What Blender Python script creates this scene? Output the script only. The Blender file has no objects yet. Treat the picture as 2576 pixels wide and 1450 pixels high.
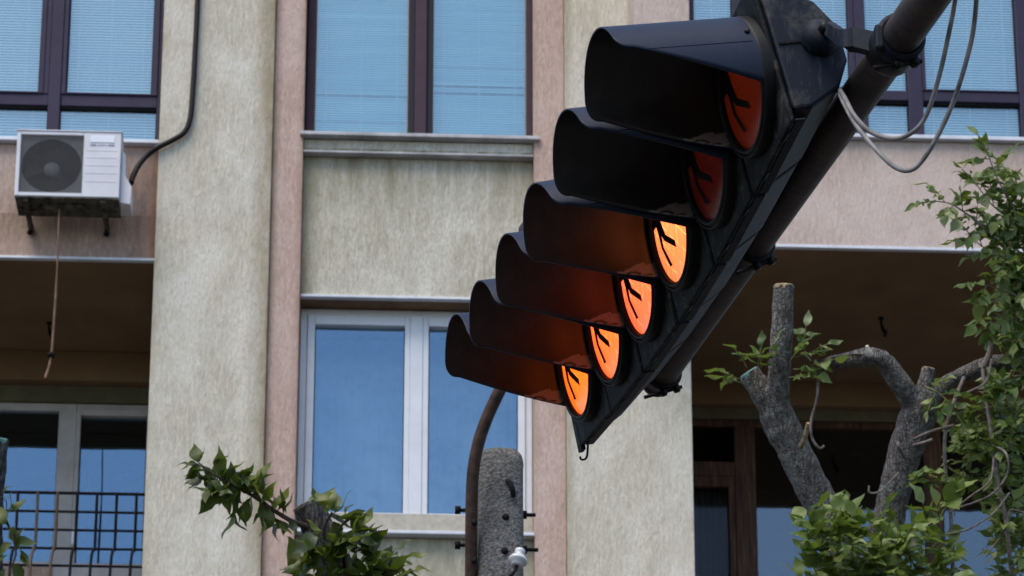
import bpy, math, random
from mathutils import Vector, Matrix, noise
import numpy as np
R = math.radians
rng = random.Random(11)
scene = bpy.context.scene
COL = scene.collection

# ------------------------------------------------------------------ camera
F, CX, CY = 8000.0, 1288.0, 725 + 1228.03          # calibrated on a 2576 x 1450 grid of the photograph
YAW, PITCH = R(2.6), R(18.273)
CAM = Vector((0, 0, 1.6))
FW = Vector((math.sin(YAW)*math.cos(PITCH), math.cos(YAW)*math.cos(PITCH), math.sin(PITCH)))
RT = Vector((math.cos(YAW), -math.sin(YAW), 0))
UP = RT.cross(FW)
cd = bpy.data.cameras.new('camera'); cam = bpy.data.objects.new('camera', cd); COL.objects.link(cam)
cd.sensor_width = 36; cd.lens = F/2576*36; cd.shift_y = 1228.03/2576
cd.clip_start = 0.1; cd.clip_end = 4000
cam.matrix_world = Matrix(((RT.x, UP.x, -FW.x, CAM.x), (RT.y, UP.y, -FW.y, CAM.y), (RT.z, UP.z, -FW.z, CAM.z), (0, 0, 0, 1)))
cd.dof.use_dof = True; cd.dof.focus_distance = 8.4; cd.dof.aperture_fstop = 14
scene.camera = cam
def ray(x, y): return FW + RT*((x-CX)/F) + UP*((CY-y)/F)
def at(x, y, d): return CAM + ray(x, y)*d
def on_y(x, y, Y): r = ray(x, y); return CAM + r*(Y/r.y)

# ------------------------------------------------------------------ sky, sun, exposure
SUN_EL, SUN_AZ = R(60), R(-142)          # azimuth measured from +Y towards +X: soft light from behind the camera, on its left
world = bpy.data.worlds.new('World'); scene.world = world; world.use_nodes = True
nt = world.node_tree; nt.nodes.clear()
sky = nt.nodes.new('ShaderNodeTexSky'); sky.sky_type = 'NISHITA'; sky.sun_disc = False
sky.sun_elevation = SUN_EL; sky.sun_rotation = SUN_AZ
sky.air_density = 1.0; sky.dust_density = 1.2; sky.ozone_density = 1.5
bg = nt.nodes.new('ShaderNodeBackground'); bg.inputs[1].default_value = 0.12
wo = nt.nodes.new('ShaderNodeOutputWorld')
nt.links.new(sky.outputs[0], bg.inputs[0]); nt.links.new(bg.outputs[0], wo.inputs[0])
sl = bpy.data.lights.new('sun', 'SUN'); sl.energy = 1.5; sl.angle = R(35); sl.color = (1.0, 0.90, 0.76)
sun = bpy.data.objects.new('sun', sl); COL.objects.link(sun)
sd = Vector((math.sin(SUN_AZ)*math.cos(SUN_EL), math.cos(SUN_AZ)*math.cos(SUN_EL), math.sin(SUN_EL)))
sun.rotation_euler = sd.to_track_quat('Z', 'Y').to_euler(); sun.location = (-20, -10, 40)
scene.view_settings.view_transform = 'Standard'; scene.view_settings.look = 'None'
scene.view_settings.exposure = 1.0; scene.view_settings.gamma = 1.0
scene.render.engine = 'CYCLES'
scene.cycles.max_bounces = 6; scene.cycles.use_denoising = True

# ------------------------------------------------------------------ materials
MATS = {}
class NT:
    def __init__(s, name):
        s.m = bpy.data.materials.new(name); s.m.use_nodes = True; s.t = s.m.node_tree; s.t.nodes.clear()
        s.out = s.t.nodes.new('ShaderNodeOutputMaterial'); MATS[name] = s.m
    def n(s, typ, ins=None, **kw):
        nd = s.t.nodes.new('ShaderNode'+typ)
        for k, v in kw.items(): setattr(nd, k, v)
        for k, v in (ins or {}).items():
            if isinstance(v, bpy.types.NodeSocket): s.t.links.new(v, nd.inputs[k])
            else: nd.inputs[k].default_value = v
        return nd
    def pos(s, scale=(1, 1, 1), obj=False):
        src = s.n('TexCoord').outputs['Object'] if obj else s.n('NewGeometry').outputs['Position']
        return s.n('Mapping', {'Vector': src, 'Scale': scale}).outputs[0]
    def noise(s, vec, scale, detail=4, rough=.55, dist=0):
        return s.n('TexNoise', {'Vector': vec, 'Scale': scale, 'Detail': detail, 'Roughness': rough, 'Distortion': dist}).outputs[0]
    def ramp(s, fac, stops):
        nd = s.n('ValToRGB', {'Fac': fac}); e = nd.color_ramp.elements
        while len(e) < len(stops): e.new(.5)
        for el, (p, c) in zip(e, stops):
            el.position = p; el.color = c if len(c) == 4 else (*c, 1)
        return nd.outputs[0]
    def mix(s, f, a, b, mode='MIX'):
        nd = s.n('Mix', data_type='RGBA', blend_type=mode)
        for k, v in ((0, f), (6, a), (7, b)):
            if isinstance(v, bpy.types.NodeSocket): s.t.links.new(v, nd.inputs[k])
            else: nd.inputs[k].default_value = (*v, 1) if isinstance(v, tuple) and len(v) == 3 else v
        return nd.outputs[2]
    def math(s, op, a, b=0.0, clamp=False):
        nd = s.n('Math', operation=op, use_clamp=clamp)
        for k, v in ((0, a), (1, b)):
            if isinstance(v, bpy.types.NodeSocket): s.t.links.new(v, nd.inputs[k])
            else: nd.inputs[k].default_value = v
        return nd.outputs[0]
    def bump(s, h, strength=.3, dist=.01):
        return s.n('Bump', {'Height': h, 'Strength': strength, 'Distance': dist}).outputs[0]
    def bsdf(s, col, rough=.6, metal=0, normal=None, spec=.5, **kw):
        ins = {'Base Color': (*col, 1) if isinstance(col, tuple) and len(col) == 3 else col, 'Roughness': rough, 'Metallic': metal, 'Specular IOR Level': spec}
        if normal is not None: ins['Normal'] = normal
        ins.update(kw)
        b = s.n('BsdfPrincipled', ins); s.t.links.new(b.outputs[0], s.out.inputs[0]); return b
    def surf(s, sock): s.t.links.new(sock, s.out.inputs[0])

def stucco(name, base, dark, light, streak=.5, drip=(), edges=()):
    m = NT(name)
    p = m.pos()
    st = m.noise(m.pos((30, 30, 6.5)), 1.4, 6, .66)               # vertical runs left by the float
    st2 = m.noise(m.pos((5, 5, 1.2)), 1.0, 6, .68)
    blot = m.noise(m.pos((1, 1, .6)), 2.6, 6, .62)
    grain = m.noise(m.pos((75, 75, 26)), 1.0, 5, .72)
    pit = m.noise(m.pos((1, 1, .7)), 14, 5, .7)
    c = m.mix(m.ramp(st, [(.36, (0, 0, 0)), (.64, (1, 1, 1))]), tuple(x*.80 for x in base), tuple(min(1, x*1.12) for x in base))
    c = m.mix(m.math('MULTIPLY', m.ramp(blot, [(.45, (0, 0, 0)), (.62, (1, 1, 1))]), .85), c, light)
    c = m.mix(m.math('MULTIPLY', m.ramp(st2, [(.48, (0, 0, 0)), (.72, (1, 1, 1))]), streak), c, dark)
    c = m.mix(m.math('MULTIPLY', m.ramp(grain, [(.40, (1, 1, 1)), (.54, (0, 0, 0))]), .42), c, dark)
    c = m.mix(m.math('MULTIPLY', m.ramp(pit, [(.60, (0, 0, 0)), (.72, (1, 1, 1))]), .35), c, dark)
    sep = m.n('SeparateXYZ', {0: p})
    run = m.ramp(m.noise(m.pos((9, 9, .8)), 1.3, 5, .65), [(.3, (.1, .1, .1)), (.62, (1, 1, 1))])
    for (z1, z0, k, col) in drip:                                  # run-off stains below a ledge, broken by the runs
        g = m.math('DIVIDE', m.math('SUBTRACT', sep.outputs[2], z0), z1-z0, True)
        below = m.math('LESS_THAN', sep.outputs[2], z1+.01)
        c = m.mix(m.math('MULTIPLY', m.math('MULTIPLY', m.math('MULTIPLY', g, below), run), k, True), c, col)
    for (xe, wd, k, col) in edges:                                 # grime settled along a joint between two wall strips; on pink_left, painted pillar shade
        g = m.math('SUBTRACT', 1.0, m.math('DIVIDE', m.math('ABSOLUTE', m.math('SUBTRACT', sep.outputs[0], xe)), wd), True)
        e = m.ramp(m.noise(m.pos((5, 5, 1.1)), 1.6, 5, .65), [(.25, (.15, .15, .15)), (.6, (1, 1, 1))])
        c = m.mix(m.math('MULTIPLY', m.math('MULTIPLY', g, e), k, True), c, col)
    h = m.math('ADD', m.math('ADD', m.noise(m.pos((42, 42, 15)), 1.0, 6, .7), m.math('MULTIPLY', st, .6)), m.math('MULTIPLY', grain, .5))
    m.bsdf(c, .92, 0, m.bump(h, .7, .014), .25)
    return m.m
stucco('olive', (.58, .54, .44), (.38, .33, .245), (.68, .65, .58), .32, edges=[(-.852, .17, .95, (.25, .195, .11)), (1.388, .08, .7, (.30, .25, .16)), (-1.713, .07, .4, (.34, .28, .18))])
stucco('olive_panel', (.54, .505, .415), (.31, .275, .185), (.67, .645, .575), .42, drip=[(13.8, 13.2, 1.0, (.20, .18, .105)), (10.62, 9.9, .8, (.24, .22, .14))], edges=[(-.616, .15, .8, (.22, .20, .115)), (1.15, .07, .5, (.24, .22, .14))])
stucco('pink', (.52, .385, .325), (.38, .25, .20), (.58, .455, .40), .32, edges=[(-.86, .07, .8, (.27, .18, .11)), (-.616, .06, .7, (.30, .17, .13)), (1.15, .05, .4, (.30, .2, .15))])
stucco('pink_left', (.42, .315, .26), (.27, .18, .14), (.49, .385, .33), .42, drip=[(13.2, 12.95, .75, (.16, .115, .06))], edges=[(-1.714, .45, .75, (.19, .115, .085)), (-1.714, .06, .7, (.22, .07, .04))])  # edges: pillar's reddish shade on the set-back spandrel, painted into the colour
stucco('pink_right', (.54, .435, .38), (.43, .33, .275), (.60, .50, .45), .28, drip=[(13.62, 13.25, .6, (.33, .26, .20))])
def simple(name, col, rough=.6, metal=0, spec=.5, var=.12, scale=12, bump=.08):
    m = NT(name); nz = m.noise(m.pos(), scale, 5, .6)
    d = tuple(max(0, x*(1-var*2)) for x in col); l = tuple(min(1, x*(1+var)) for x in col)
    c = m.mix(m.ramp(nz, [(.3, (0, 0, 0)), (.7, (1, 1, 1))]), d, l)
    m.bsdf(c, rough, metal, m.bump(m.noise(m.pos(), scale*6, 3), bump, .005) if bump else None, spec); return m.m
simple('metal_white', (.62, .64, .70), .45, 0, .5, .08, 6)
simple('metal_dull', (.46, .46, .48), .6, 0, .35, .22, 5)
simple('upvc_white', (.66, .68, .72), .35, 0, .5, .05, 4, .02)
simple('upvc_grey', (.40, .385, .375), .45, 0, .4, .1, 5, .03)
simple('frame_purple', (.026, .020, .048), .6, 0, .25, .1, 9, .03)
simple('frame_purple_warm', (.045, .022, .036), .6, 0, .25, .1, 9, .03)
simple('frame_navy', (.010, .010, .022), .6, 0, .25, .1, 9, .03)
simple('bench', (.42, .39, .33), .9, 0, .2, .1, 20)
simple('seal', (.30, .24, .17), .8)
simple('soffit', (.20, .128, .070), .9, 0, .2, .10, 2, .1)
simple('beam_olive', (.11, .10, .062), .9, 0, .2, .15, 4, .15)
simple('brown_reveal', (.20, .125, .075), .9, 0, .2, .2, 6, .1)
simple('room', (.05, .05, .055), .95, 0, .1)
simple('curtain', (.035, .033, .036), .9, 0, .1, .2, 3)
simple('net_curtain', (.50, .54, .60), .9, 0, .1, .15, 3)
simple('black', (.006, .006, .007), .75, 0, .15)
simple('black_cable', (.007, .006, .007), .6, 0, .25, .2, 30)
simple('cable_grey', (.22, .21, .205), .55, 0, .4, .3, 20)
simple('rust_brown', (.055, .028, .019), .75, 0, .3, .4, 25, .2)
simple('iron_dark', (.008, .006, .008), .85, 0, .12, .35, 20, .15)
simple('bar_rust', (.05, .028, .012), .7)
simple('ac_white', (.60, .60, .64), .5, 0, .4, .05, 5, .02)
simple('ac_label', (.72, .75, .82), .35, 0, .4, .03, 5, 0)
simple('ac_print', (.22, .24, .33), .5)
simple('ac_grey', (.20, .20, .21), .6)
simple('ac_dirty', (.10, .092, .075), .9, 0, .2, .5, 14, .1)
simple('ac_fan', (.016, .016, .020), .7, 0, .2)
simple('ac_shroud', (.24, .235, .235), .7)
simple('ac_wire', (.10, .10, .105), .6)
simple('cut_grey', (.16, .145, .13), .9, 0, .2, .4, 60, .3)
simple('pale_wood', (.62, .55, .48), .8)
simple('teal_cut', (.10, .20, .19), .7, 0, .3, .2, 30)
simple('hose', (.16, .085, .045), .6, 0, .4, .3, 14)
simple('porcelain', (.62, .62, .64), .25, 0, .6, .06, 12, 0)
simple('ground_asphalt', (.055, .054, .052), .95, 0, .2, .25, .8, .3)
simple('paint_green', (.10, .22, .19), .6, 0, .4, .25, 30)
simple('cut_wood', (.36, .27, .16), .85, 0, .2, .4, 40, .2)
simple('twig_wood', (.20, .165, .145), .85, 0, .2, .35, 30, .2)
simple('twig_dark', (.075, .058, .045), .85, 0, .2, .35, 30, .2)
simple('twig_green', (.16, .17, .06), .7, 0, .3, .25, 30)
simple('concrete_slab', (.25, .23, .2), .9)

m = NT('wood_frame')
g = m.noise(m.pos((30, 30, 2.2)), 1.2, 6, .65, .6)
c = m.ramp(g, [(.3, (.014, .006, .004)), (.5, (.055, .022, .012)), (.72, (.15, .075, .034))])
m.bsdf(c, .6, 0, m.bump(g, .25, .004), .3)

def glass(name, refl, tint=(.9, .95, 1.0), rough=.006, wav=.0):
    m = NT(name)
    gl = m.n('BsdfGlossy', {'Color': (*tint, 1), 'Roughness': rough})
    if wav:
        b = m.bump(m.noise(m.pos((1, 1, .6)), 1.6, 2), wav, .02); m.t.links.new(b, gl.inputs['Normal'])
    tr = m.n('BsdfTransparent', {'Color': (.90, .95, .95, 1)})
    lw = m.n('LayerWeight', {'Blend': .35})
    f = m.math('ADD', m.math('MULTIPLY', lw.outputs['Fresnel'], .5), refl, True)
    mx = m.n('MixShader', {0: f, 1: tr.outputs[0], 2: gl.outputs[0]}); m.surf(mx.outputs[0]); return m.m
glass('glass_blind', .16, (.80, .98, 1.0), .05)
glass('glass_sky', .13, (.48, .74, 1.0), .012, .05)
glass('glass_wood', .07, (.75, .88, 1.0), .02, .10)
glass('glass_dark', .0, (.5, .5, .55), .05)
m = NT('blind_slat'); nz = m.noise(m.pos((.6, .6, 3)), 2.0, 3)
m.bsdf(m.mix(m.ramp(nz, [(.35, (0, 0, 0)), (.65, (1, 1, 1))]), (.66, .82, .92), (.78, .89, .95)), .6, 0, None, .3)
m = NT('blind_slat_teal'); nz = m.noise(m.pos((.5, .5, 6)), 2.0, 4)
m.bsdf(m.mix(m.ramp(nz, [(.35, (0, 0, 0)), (.65, (1, 1, 1))]), (.38, .70, .84), (.52, .80, .89)), .6, 0, None, .3)

# painted signal metal: dark slate paint, dusty and scuffed
def signal_paint(name, base, dusty, rough=.42, amt=.5, sc=9, spec=.2):
    m = NT(name); p = m.pos()
    a = m.noise(p, sc, 6, .68, .4); b = m.noise(p, 55, 4, .7); d = m.noise(m.pos((40, 40, 9)), 1.4, 5, .7)
    f = m.math('MULTIPLY', m.ramp(a, [(.52, (0, 0, 0)), (.70, (1, 1, 1))]), m.ramp(b, [(.35, (.2, .2, .2)), (.65, (1, 1, 1))]))
    c = m.mix(m.math('MULTIPLY', f, amt), base, dusty)
    c = m.mix(m.math('MULTIPLY', m.ramp(d, [(.55, (0, 0, 0)), (.75, (1, 1, 1))]), amt*.5), c, dusty)
    r = m.math('ADD', m.math('MULTIPLY', a, .25), rough-.1)
    m.bsdf(c, r, 0, m.bump(b, .06, .002), spec); return m.m
signal_paint('signal_body', (.0035, .007, .016), (.13, .115, .10), .6, .6, 7, .2)
signal_paint('signal_plate', (.003, .003, .004), (.13, .12, .11), .65, .65, 16, .14)
signal_paint('signal_visor', (.007, .013, .032), (.030, .036, .052), .46, .3, 6, .28)
signal_paint('signal_rim', (.003, .003, .0035), (.03, .03, .034), .5, .35, 20, .22)
m = NT('visor_inside'); tc = m.n('TexCoord').outputs['Object']; sp = m.n('SeparateXYZ', {0: tc})
a = m.noise(tc, 16, 6, .65, .8); a2 = m.noise(m.n('Mapping', {'Vector': tc, 'Scale': (1, 1, .35)}).outputs[0], 34, 6, .7, 1.2)
edge = m.math('ADD', m.math('MULTIPLY', sp.outputs[2], .20), .012)            # paint worn off along the lower rim, wider towards the lamp
lim = m.math('ADD', edge, m.math('MULTIPLY', m.math('SUBTRACT', a2, .5), .05))
worn = m.math('MULTIPLY', m.math('GREATER_THAN', sp.outputs[1], lim), m.math('LESS_THAN', sp.outputs[2], .235))
worn = m.math('MULTIPLY', worn, m.ramp(m.noise(tc, 22, 4, .6, .8), [(.46, (0, 0, 0)), (.52, (1, 1, 1))]))
c = m.mix(m.ramp(a, [(.45, (0, 0, 0)), (.6, (1, 1, 1))]), (.013, .012, .012), (.021, .018, .017))
c = m.mix(worn, c, (.16, .13, .11))
m.bsdf(c, m.math('ADD', m.math('MULTIPLY', worn, .25), .36), 0, None, .45)
m = NT('mast_metal'); p = m.pos(); a = m.noise(p, 6, 6, .7); b = m.noise(p, 40, 5, .7)
c = m.mix(m.ramp(a, [(.35, (0, 0, 0)), (.7, (1, 1, 1))]), (.020, .017, .016), (.075, .048, .042))
c = m.mix(m.math('MULTIPLY', m.ramp(b, [(.58, (0, 0, 0)), (.7, (1, 1, 1))]), .5), c, (.012, .011, .012))
rg = m.n('TexWave', {'Vector': p, 'Scale': 9.0, 'Distortion': 3.5, 'Detail': 3, 'Detail Scale': 2.5}, wave_type='BANDS', bands_direction='Y').outputs['Fac']
c = m.mix(m.math('MULTIPLY', m.ramp(rg, [(.25, (1, 1, 1)), (.5, (0, 0, 0))]), .25), c, (.018, .016, .016))
m.bsdf(c, .62, 0, m.bump(m.math('ADD', b, m.math('MULTIPLY', rg, .25)), .2, .003), .3)

def lens_mat(name, col, strength, streak=1.0, base=(.3, .05, .01)):
    m = NT(name); tc = m.n('TexCoord').outputs['Object']
    v = m.n('Mapping', {'Vector': tc, 'Rotation': (0, 0, R(28)), 'Scale': (1, 1, 1)}).outputs[0]
    w1 = m.n('TexWave', {'Vector': v, 'Scale': 9.0, 'Distortion': .35, 'Detail': 2, 'Detail Scale': 3}, wave_type='BANDS', bands_direction='X').outputs['Fac']
    v2 = m.n('Mapping', {'Vector': tc, 'Rotation': (0, 0, R(-42))}).outputs[0]
    w2 = m.n('TexWave', {'Vector': v2, 'Scale': 7.0, 'Distortion': .45, 'Detail': 2, 'Detail Scale': 3}, wave_type='BANDS', bands_direction='X').outputs['Fac']
    rib = m.n('TexWave', {'Vector': tc, 'Scale': 60.0, 'Distortion': .5}, wave_type='BANDS', bands_direction='Y').outputs['Fac']
    l1 = m.ramp(w1, [(.965, (0, 0, 0)), (.998, (1, 1, 1))]); l2 = m.ramp(w2, [(.965, (0, 0, 0)), (.997, (1, 1, 1))])
    brk = m.ramp(m.noise(tc, 22, 3), [(.42, (0, 0, 0)), (.66, (1, 1, 1))])
    lines = m.math('MULTIPLY', m.math('MAXIMUM', l1, l2), brk)
    soft = m.noise(tc, 7, 3)
    s = m.math('ADD', m.math('MULTIPLY', m.math('ADD', m.math('MULTIPLY', soft, .35), m.math('ADD', m.math('MULTIPLY', rib, .16), .72)), strength), m.math('MULTIPLY', lines, strength*1.5*streak))
    ln = m.n('VectorMath', {0: m.n('VectorMath', {0: tc, 1: (.05, .05, 0)}, operation='ADD').outputs[0]}, operation='LENGTH').outputs['Value']
    s = m.math('MULTIPLY', s, m.math('SUBTRACT', 1.12, m.math('MULTIPLY', ln, 2.8)))
    b = m.bsdf((*base,), .25, 0, m.bump(rib, .15, .002), .5)
    b.inputs['Emission Color'].default_value = (*col, 1); m.t.links.new(s, b.inputs['Emission Strength'])
    return m.m
lens_mat('lens_red_dim', (.30, .026, .005), .085, .15, (.14, .010, .004))  # unlit lens; faint emission added to brighten it inside its shaded visor
lens_mat('lens_red_faint_glow', (.12, .009, .006), .08, 1.2, (.09, .008, .006))  # also unlit; its weak glow is added for brightness
lens_mat('lens_amber', (1.0, .21, .062), 1.25)
lens_mat('lens_red_lit', (1.0, .118, .040), 1.45)
lens_mat('lens_orange_lit', (1.0, .13, .026), 1.35)
lens_mat('lens_amber_low', (1.0, .14, .010), 1.25, .7)

m = NT('bark'); p = m.pos(obj=True)
ps = m.n('Mapping', {'Vector': p, 'Scale': (1, 1, .30)}).outputs[0]
warp = m.n('VectorMath', {0: ps, 1: m.n('VectorMath', {0: m.n('TexNoise', {'Vector': p, 'Scale': 9.0, 'Detail': 3}).outputs['Color'], 'Scale': .05}, operation='SCALE').outputs[0]}, operation='ADD').outputs[0]
v = m.n('TexVoronoi', {'Vector': warp, 'Scale': 95.0}, feature='DISTANCE_TO_EDGE').outputs['Distance']
fis = m.ramp(v, [(.0, (0, 0, 0)), (.22, (1, 1, 1))])
a = m.noise(ps, 60, 6, .72); b = m.noise(p, 8, 5, .65); b2 = m.noise(p, 30, 4, .6)
c = m.ramp(a, [(.28, (.050, .043, .038)), (.48, (.17, .152, .14)), (.66, (.38, .355, .33))])
c = m.mix(m.math('SUBTRACT', .38, m.math('MULTIPLY', fis, .38), True), c, (.020, .017, .015))
c = m.mix(m.math('MULTIPLY', m.math('MULTIPLY', m.ramp(b, [(.48, (0, 0, 0)), (.62, (1, 1, 1))]), m.ramp(b2, [(.5, (0, 0, 0)), (.56, (1, 1, 1))])), .75), c, (.27, .29, .28))
c = m.mix(m.math('MULTIPLY', m.ramp(m.noise(p, 14, 4), [(.62, (0, 0, 0)), (.70, (1, 1, 1))]), .5), c, (.24, .20, .10))
m.bsdf(c, .92, 0, m.bump(m.math('ADD', m.math('MULTIPLY', fis, .45), a), 1.0, .02), .2)
m = NT('bark_dark'); p = m.pos(obj=True); a = m.noise(m.n('Mapping', {'Vector': p, 'Scale': (1, 1, .35)}).outputs[0], 50, 6, .7)
m.bsdf(m.ramp(a, [(.32, (.010, .009, .009)), (.50, (.055, .050, .050)), (.68, (.19, .185, .19))]), .92, 0, m.bump(a, .9, .02), .2)
m = NT('concrete_post'); p = m.pos(obj=True)
v = m.n('TexVoronoi', {'Vector': p, 'Scale': 90.0}); a = m.noise(p, 75, 6, .75); b = m.noise(p, 6, 4)
c = m.ramp(a, [(.33, (.045, .043, .042)), (.5, (.125, .12, .115)), (.66, (.26, .255, .25))])
c = m.mix(m.math('MULTIPLY', m.ramp(v.outputs['Color'], [(.62, (0, 0, 0)), (.7, (1, 1, 1))]), .55), c, (.20, .185, .165))
c = m.mix(m.math('MULTIPLY', m.ramp(b, [(.45, (0, 0, 0)), (.65, (1, 1, 1))]), .4), c, (.06, .057, .055))
m.bsdf(c, .95, 0, m.bump(m.math('ADD', v.outputs['Distance'], a), .5, .012), .2)

def leaf_mat(name, cols, trans=.35):
    m = NT(name)
    oi = m.n('ObjectInfo').outputs['Random']; ri = m.n('NewGeometry').outputs['Random Per Island']
    r = m.math('FRACT', m.math('ADD', m.math('MULTIPLY', oi, 7.3), m.math('MULTIPLY', ri, 5.7)))
    c = m.ramp(r, [(0, cols[0]), (.3, cols[1]), (.62, cols[2]), (.86, cols[3]), (1, cols[4])])
    vein = m.noise(m.pos(), 60, 3)
    c = m.mix(m.math('MULTIPLY', vein, .3), c, cols[0])
    d = m.n('BsdfPrincipled', {'Base Color': c, 'Roughness': .48, 'Specular IOR Level': .45})
    t = m.n('BsdfTranslucent', {'Color': m.mix(.5, c, (.22, .30, .03))})
    mx = m.n('MixShader', {0: trans, 1: d.outputs[0], 2: t.outputs[0]}); m.surf(mx.outputs[0]); return m.m
leaf_mat('leaf_light', [(.040, .074, .012), (.092, .145, .026), (.155, .21, .050), (.215, .265, .065), (.30, .34, .18)])
leaf_mat('leaf_dark', [(.022, .042, .008), (.042, .068, .008), (.070, .098, .010), (.115, .140, .010), (.15, .18, .02)], .3)

# ------------------------------------------------------------------ mesh helpers
def empty(name, loc):
    o = bpy.data.objects.new(name, None); COL.objects.link(o); o.location = loc; o.empty_display_size = .2; return o
def tag(o, label=None, cat=None, group=None, kind=None):
    for k, v in (('label', label), ('category', cat), ('group', group), ('kind', kind)):
        if v: o[k] = v
    return o
class MB:
    def __init__(s): s.v = []; s.f = []; s.sm = []; s.mi = []
    def add(s, vs, fs, smooth=False, mi=0):
        k = len(s.v); s.v += [tuple(x) for x in vs]
        for f in fs: s.f.append([i+k for i in f]); s.sm.append(smooth); s.mi.append(mi)
        return s
    def box(s, x0, x1, y0, y1, z0, z1, mi=0):
        vs = [(x, y, z) for x in (x0, x1) for y in (y0, y1) for z in (z0, z1)]
        return s.add(vs, [(0, 1, 3, 2), (4, 6, 7, 5), (0, 4, 5, 1), (2, 3, 7, 6), (0, 2, 6, 4), (1, 5, 7, 3)], False, mi)
    def tube(s, pts, rad, n=10, caps=True, mi=0, wob=0, seed=0):
        pts = [Vector(p) for p in pts]; k = len(pts)
        rad = rad if isinstance(rad, (list, tuple)) else [rad]*k
        vs = []; fs = []; ref = None
        for i, p in enumerate(pts):
            t = (pts[min(i+1, k-1)]-pts[max(i-1, 0)]).normalized()
            if ref is None: ref = t.orthogonal().normalized()
            ref = (ref - t*ref.dot(t)).normalized(); bi = t.cross(ref)
            for j in range(n):
                a = 2*math.pi*j/n; r = rad[i]
                d = ref*math.cos(a)+bi*math.sin(a)
                if wob: r *= 1 + wob*noise.noise((p+d*.12)*11+Vector((seed, 0, 0))) + wob*.7*noise.noise((p+d*.1)*30+Vector((seed, 5, 0)))
                vs.append(p+d*r)
        for i in range(k-1):
            for j in range(n): fs.append((i*n+j, i*n+(j+1) % n, (i+1)*n+(j+1) % n, (i+1)*n+j))
        s.add(vs, fs, True, mi)
        if caps:
            s.add([vs[j] for j in range(n)], [tuple(reversed(range(n)))], False, mi); s.add([vs[(k-1)*n+j] for j in range(n)], [tuple(range(n))], False, mi)
        return s
    def lathe(s, prof, M=None, n=48, mi=0, close=False):
        M = M or Matrix.Identity(4); vs = []; fs = []; k = len(prof)
        for j in range(n):
            a = 2*math.pi*j/n
            for (r, h) in prof: vs.append(M @ Vector((r*math.cos(a), r*math.sin(a), h)))
        for j in range(n):
            for i in range(k-1): fs.append((j*k+i, ((j+1) % n)*k+i, ((j+1) % n)*k+i+1, j*k+i+1))
        return s.add(vs, fs, True, mi)
    def prism(s, poly, f0, f1, mi=0):
        """poly: 2D list; f0/f1 map (p,q) to the two end faces"""
        n = len(poly); vs = [f0(p, q) for p, q in poly]+[f1(p, q) for p, q in poly]
        fs = [tuple(reversed(range(n))), tuple(range(n, 2*n))]+[(i, (i+1) % n, n+(i+1) % n, n+i) for i in range(n)]
        return s.add(vs, fs, False, mi)
    def build(s, name, mat, parent=None, bevel=0, off=None, seg=2):
        me = bpy.data.meshes.new(name)
        o0 = Vector(off) if off is not None else (Vector(parent.get('_w', (0, 0, 0))) if parent is not None else Vector((0, 0, 0)))
        me.from_pydata([tuple(Vector(v)-o0) for v in s.v], [], s.f); me.polygons.foreach_set('use_smooth', s.sm); me.polygons.foreach_set('material_index', s.mi)
        for mm in (mat if isinstance(mat, (list, tuple)) else [mat]): me.materials.append(MATS[mm])
        me.update()
        import bmesh
        bm = bmesh.new(); bm.from_mesh(me); bmesh.ops.recalc_face_normals(bm, faces=bm.faces); bm.to_mesh(me); bm.free()
        o = bpy.data.objects.new(name, me); COL.objects.link(o)
        if parent is not None: o.parent = parent; o['_w'] = tuple(o0)
        if bevel:
            b = o.modifiers.new('bevel', 'BEVEL'); b.width = bevel; b.segments = seg; b.limit_method = 'ANGLE'; b.angle_limit = R(35)
        return o
def root(name, loc, label, cat, group=None):
    o = empty(name, loc); o['_w'] = tuple(loc); return tag(o, label, cat, group)
def box(name, mat, parent, *b, bevel=.004): return MB().box(*b).build(name, mat, parent, bevel)
def smooth_pts(pts, k=6):
    P = [Vector(p) for p in pts]; P = [P[0]*2-P[1]]+P+[P[-1]*2-P[-2]]; out = []
    for i in range(1, len(P)-2):
        for j in range(k):
            t = j/k; a, b, c, d = P[i-1:i+3]
            out.append(.5*((2*b)+(c-a)*t+(2*a-5*b+4*c-d)*t*t+(3*b-a-3*c+d)*t**3))
    return out+[P[-2]]
def lerp_list(r, n):
    return [float(x) for x in np.interp(np.linspace(0, len(r)-1, n), range(len(r)), r)]

# ------------------------------------------------------------------ ground
g = MB().add([(-300, -300, 0), (300, -300, 0), (300, 300, 0), (-300, 300, 0)], [(0, 1, 2, 3)]).build('street_ground', 'ground_asphalt')
tag(g, kind='structure')

# ------------------------------------------------------------------ the building
Y0 = 21.6; YB = 23.4; YR = 21.0
B = root('apartment_building', (0.3, Y0, 0), 'apartment block facade in cream and pink stucco with purple and white framed windows', 'building')
TOP = 19.0
def wallp(name, mat, *b): return box(name, mat, B, *b, bevel=.006)
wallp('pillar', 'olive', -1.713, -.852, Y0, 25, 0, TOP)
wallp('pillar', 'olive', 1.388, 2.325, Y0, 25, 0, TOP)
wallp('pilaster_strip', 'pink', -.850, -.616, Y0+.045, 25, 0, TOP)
wallp('pilaster_strip', 'pink', 1.151, 1.386, Y0+.045, 25, 0, TOP)
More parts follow.
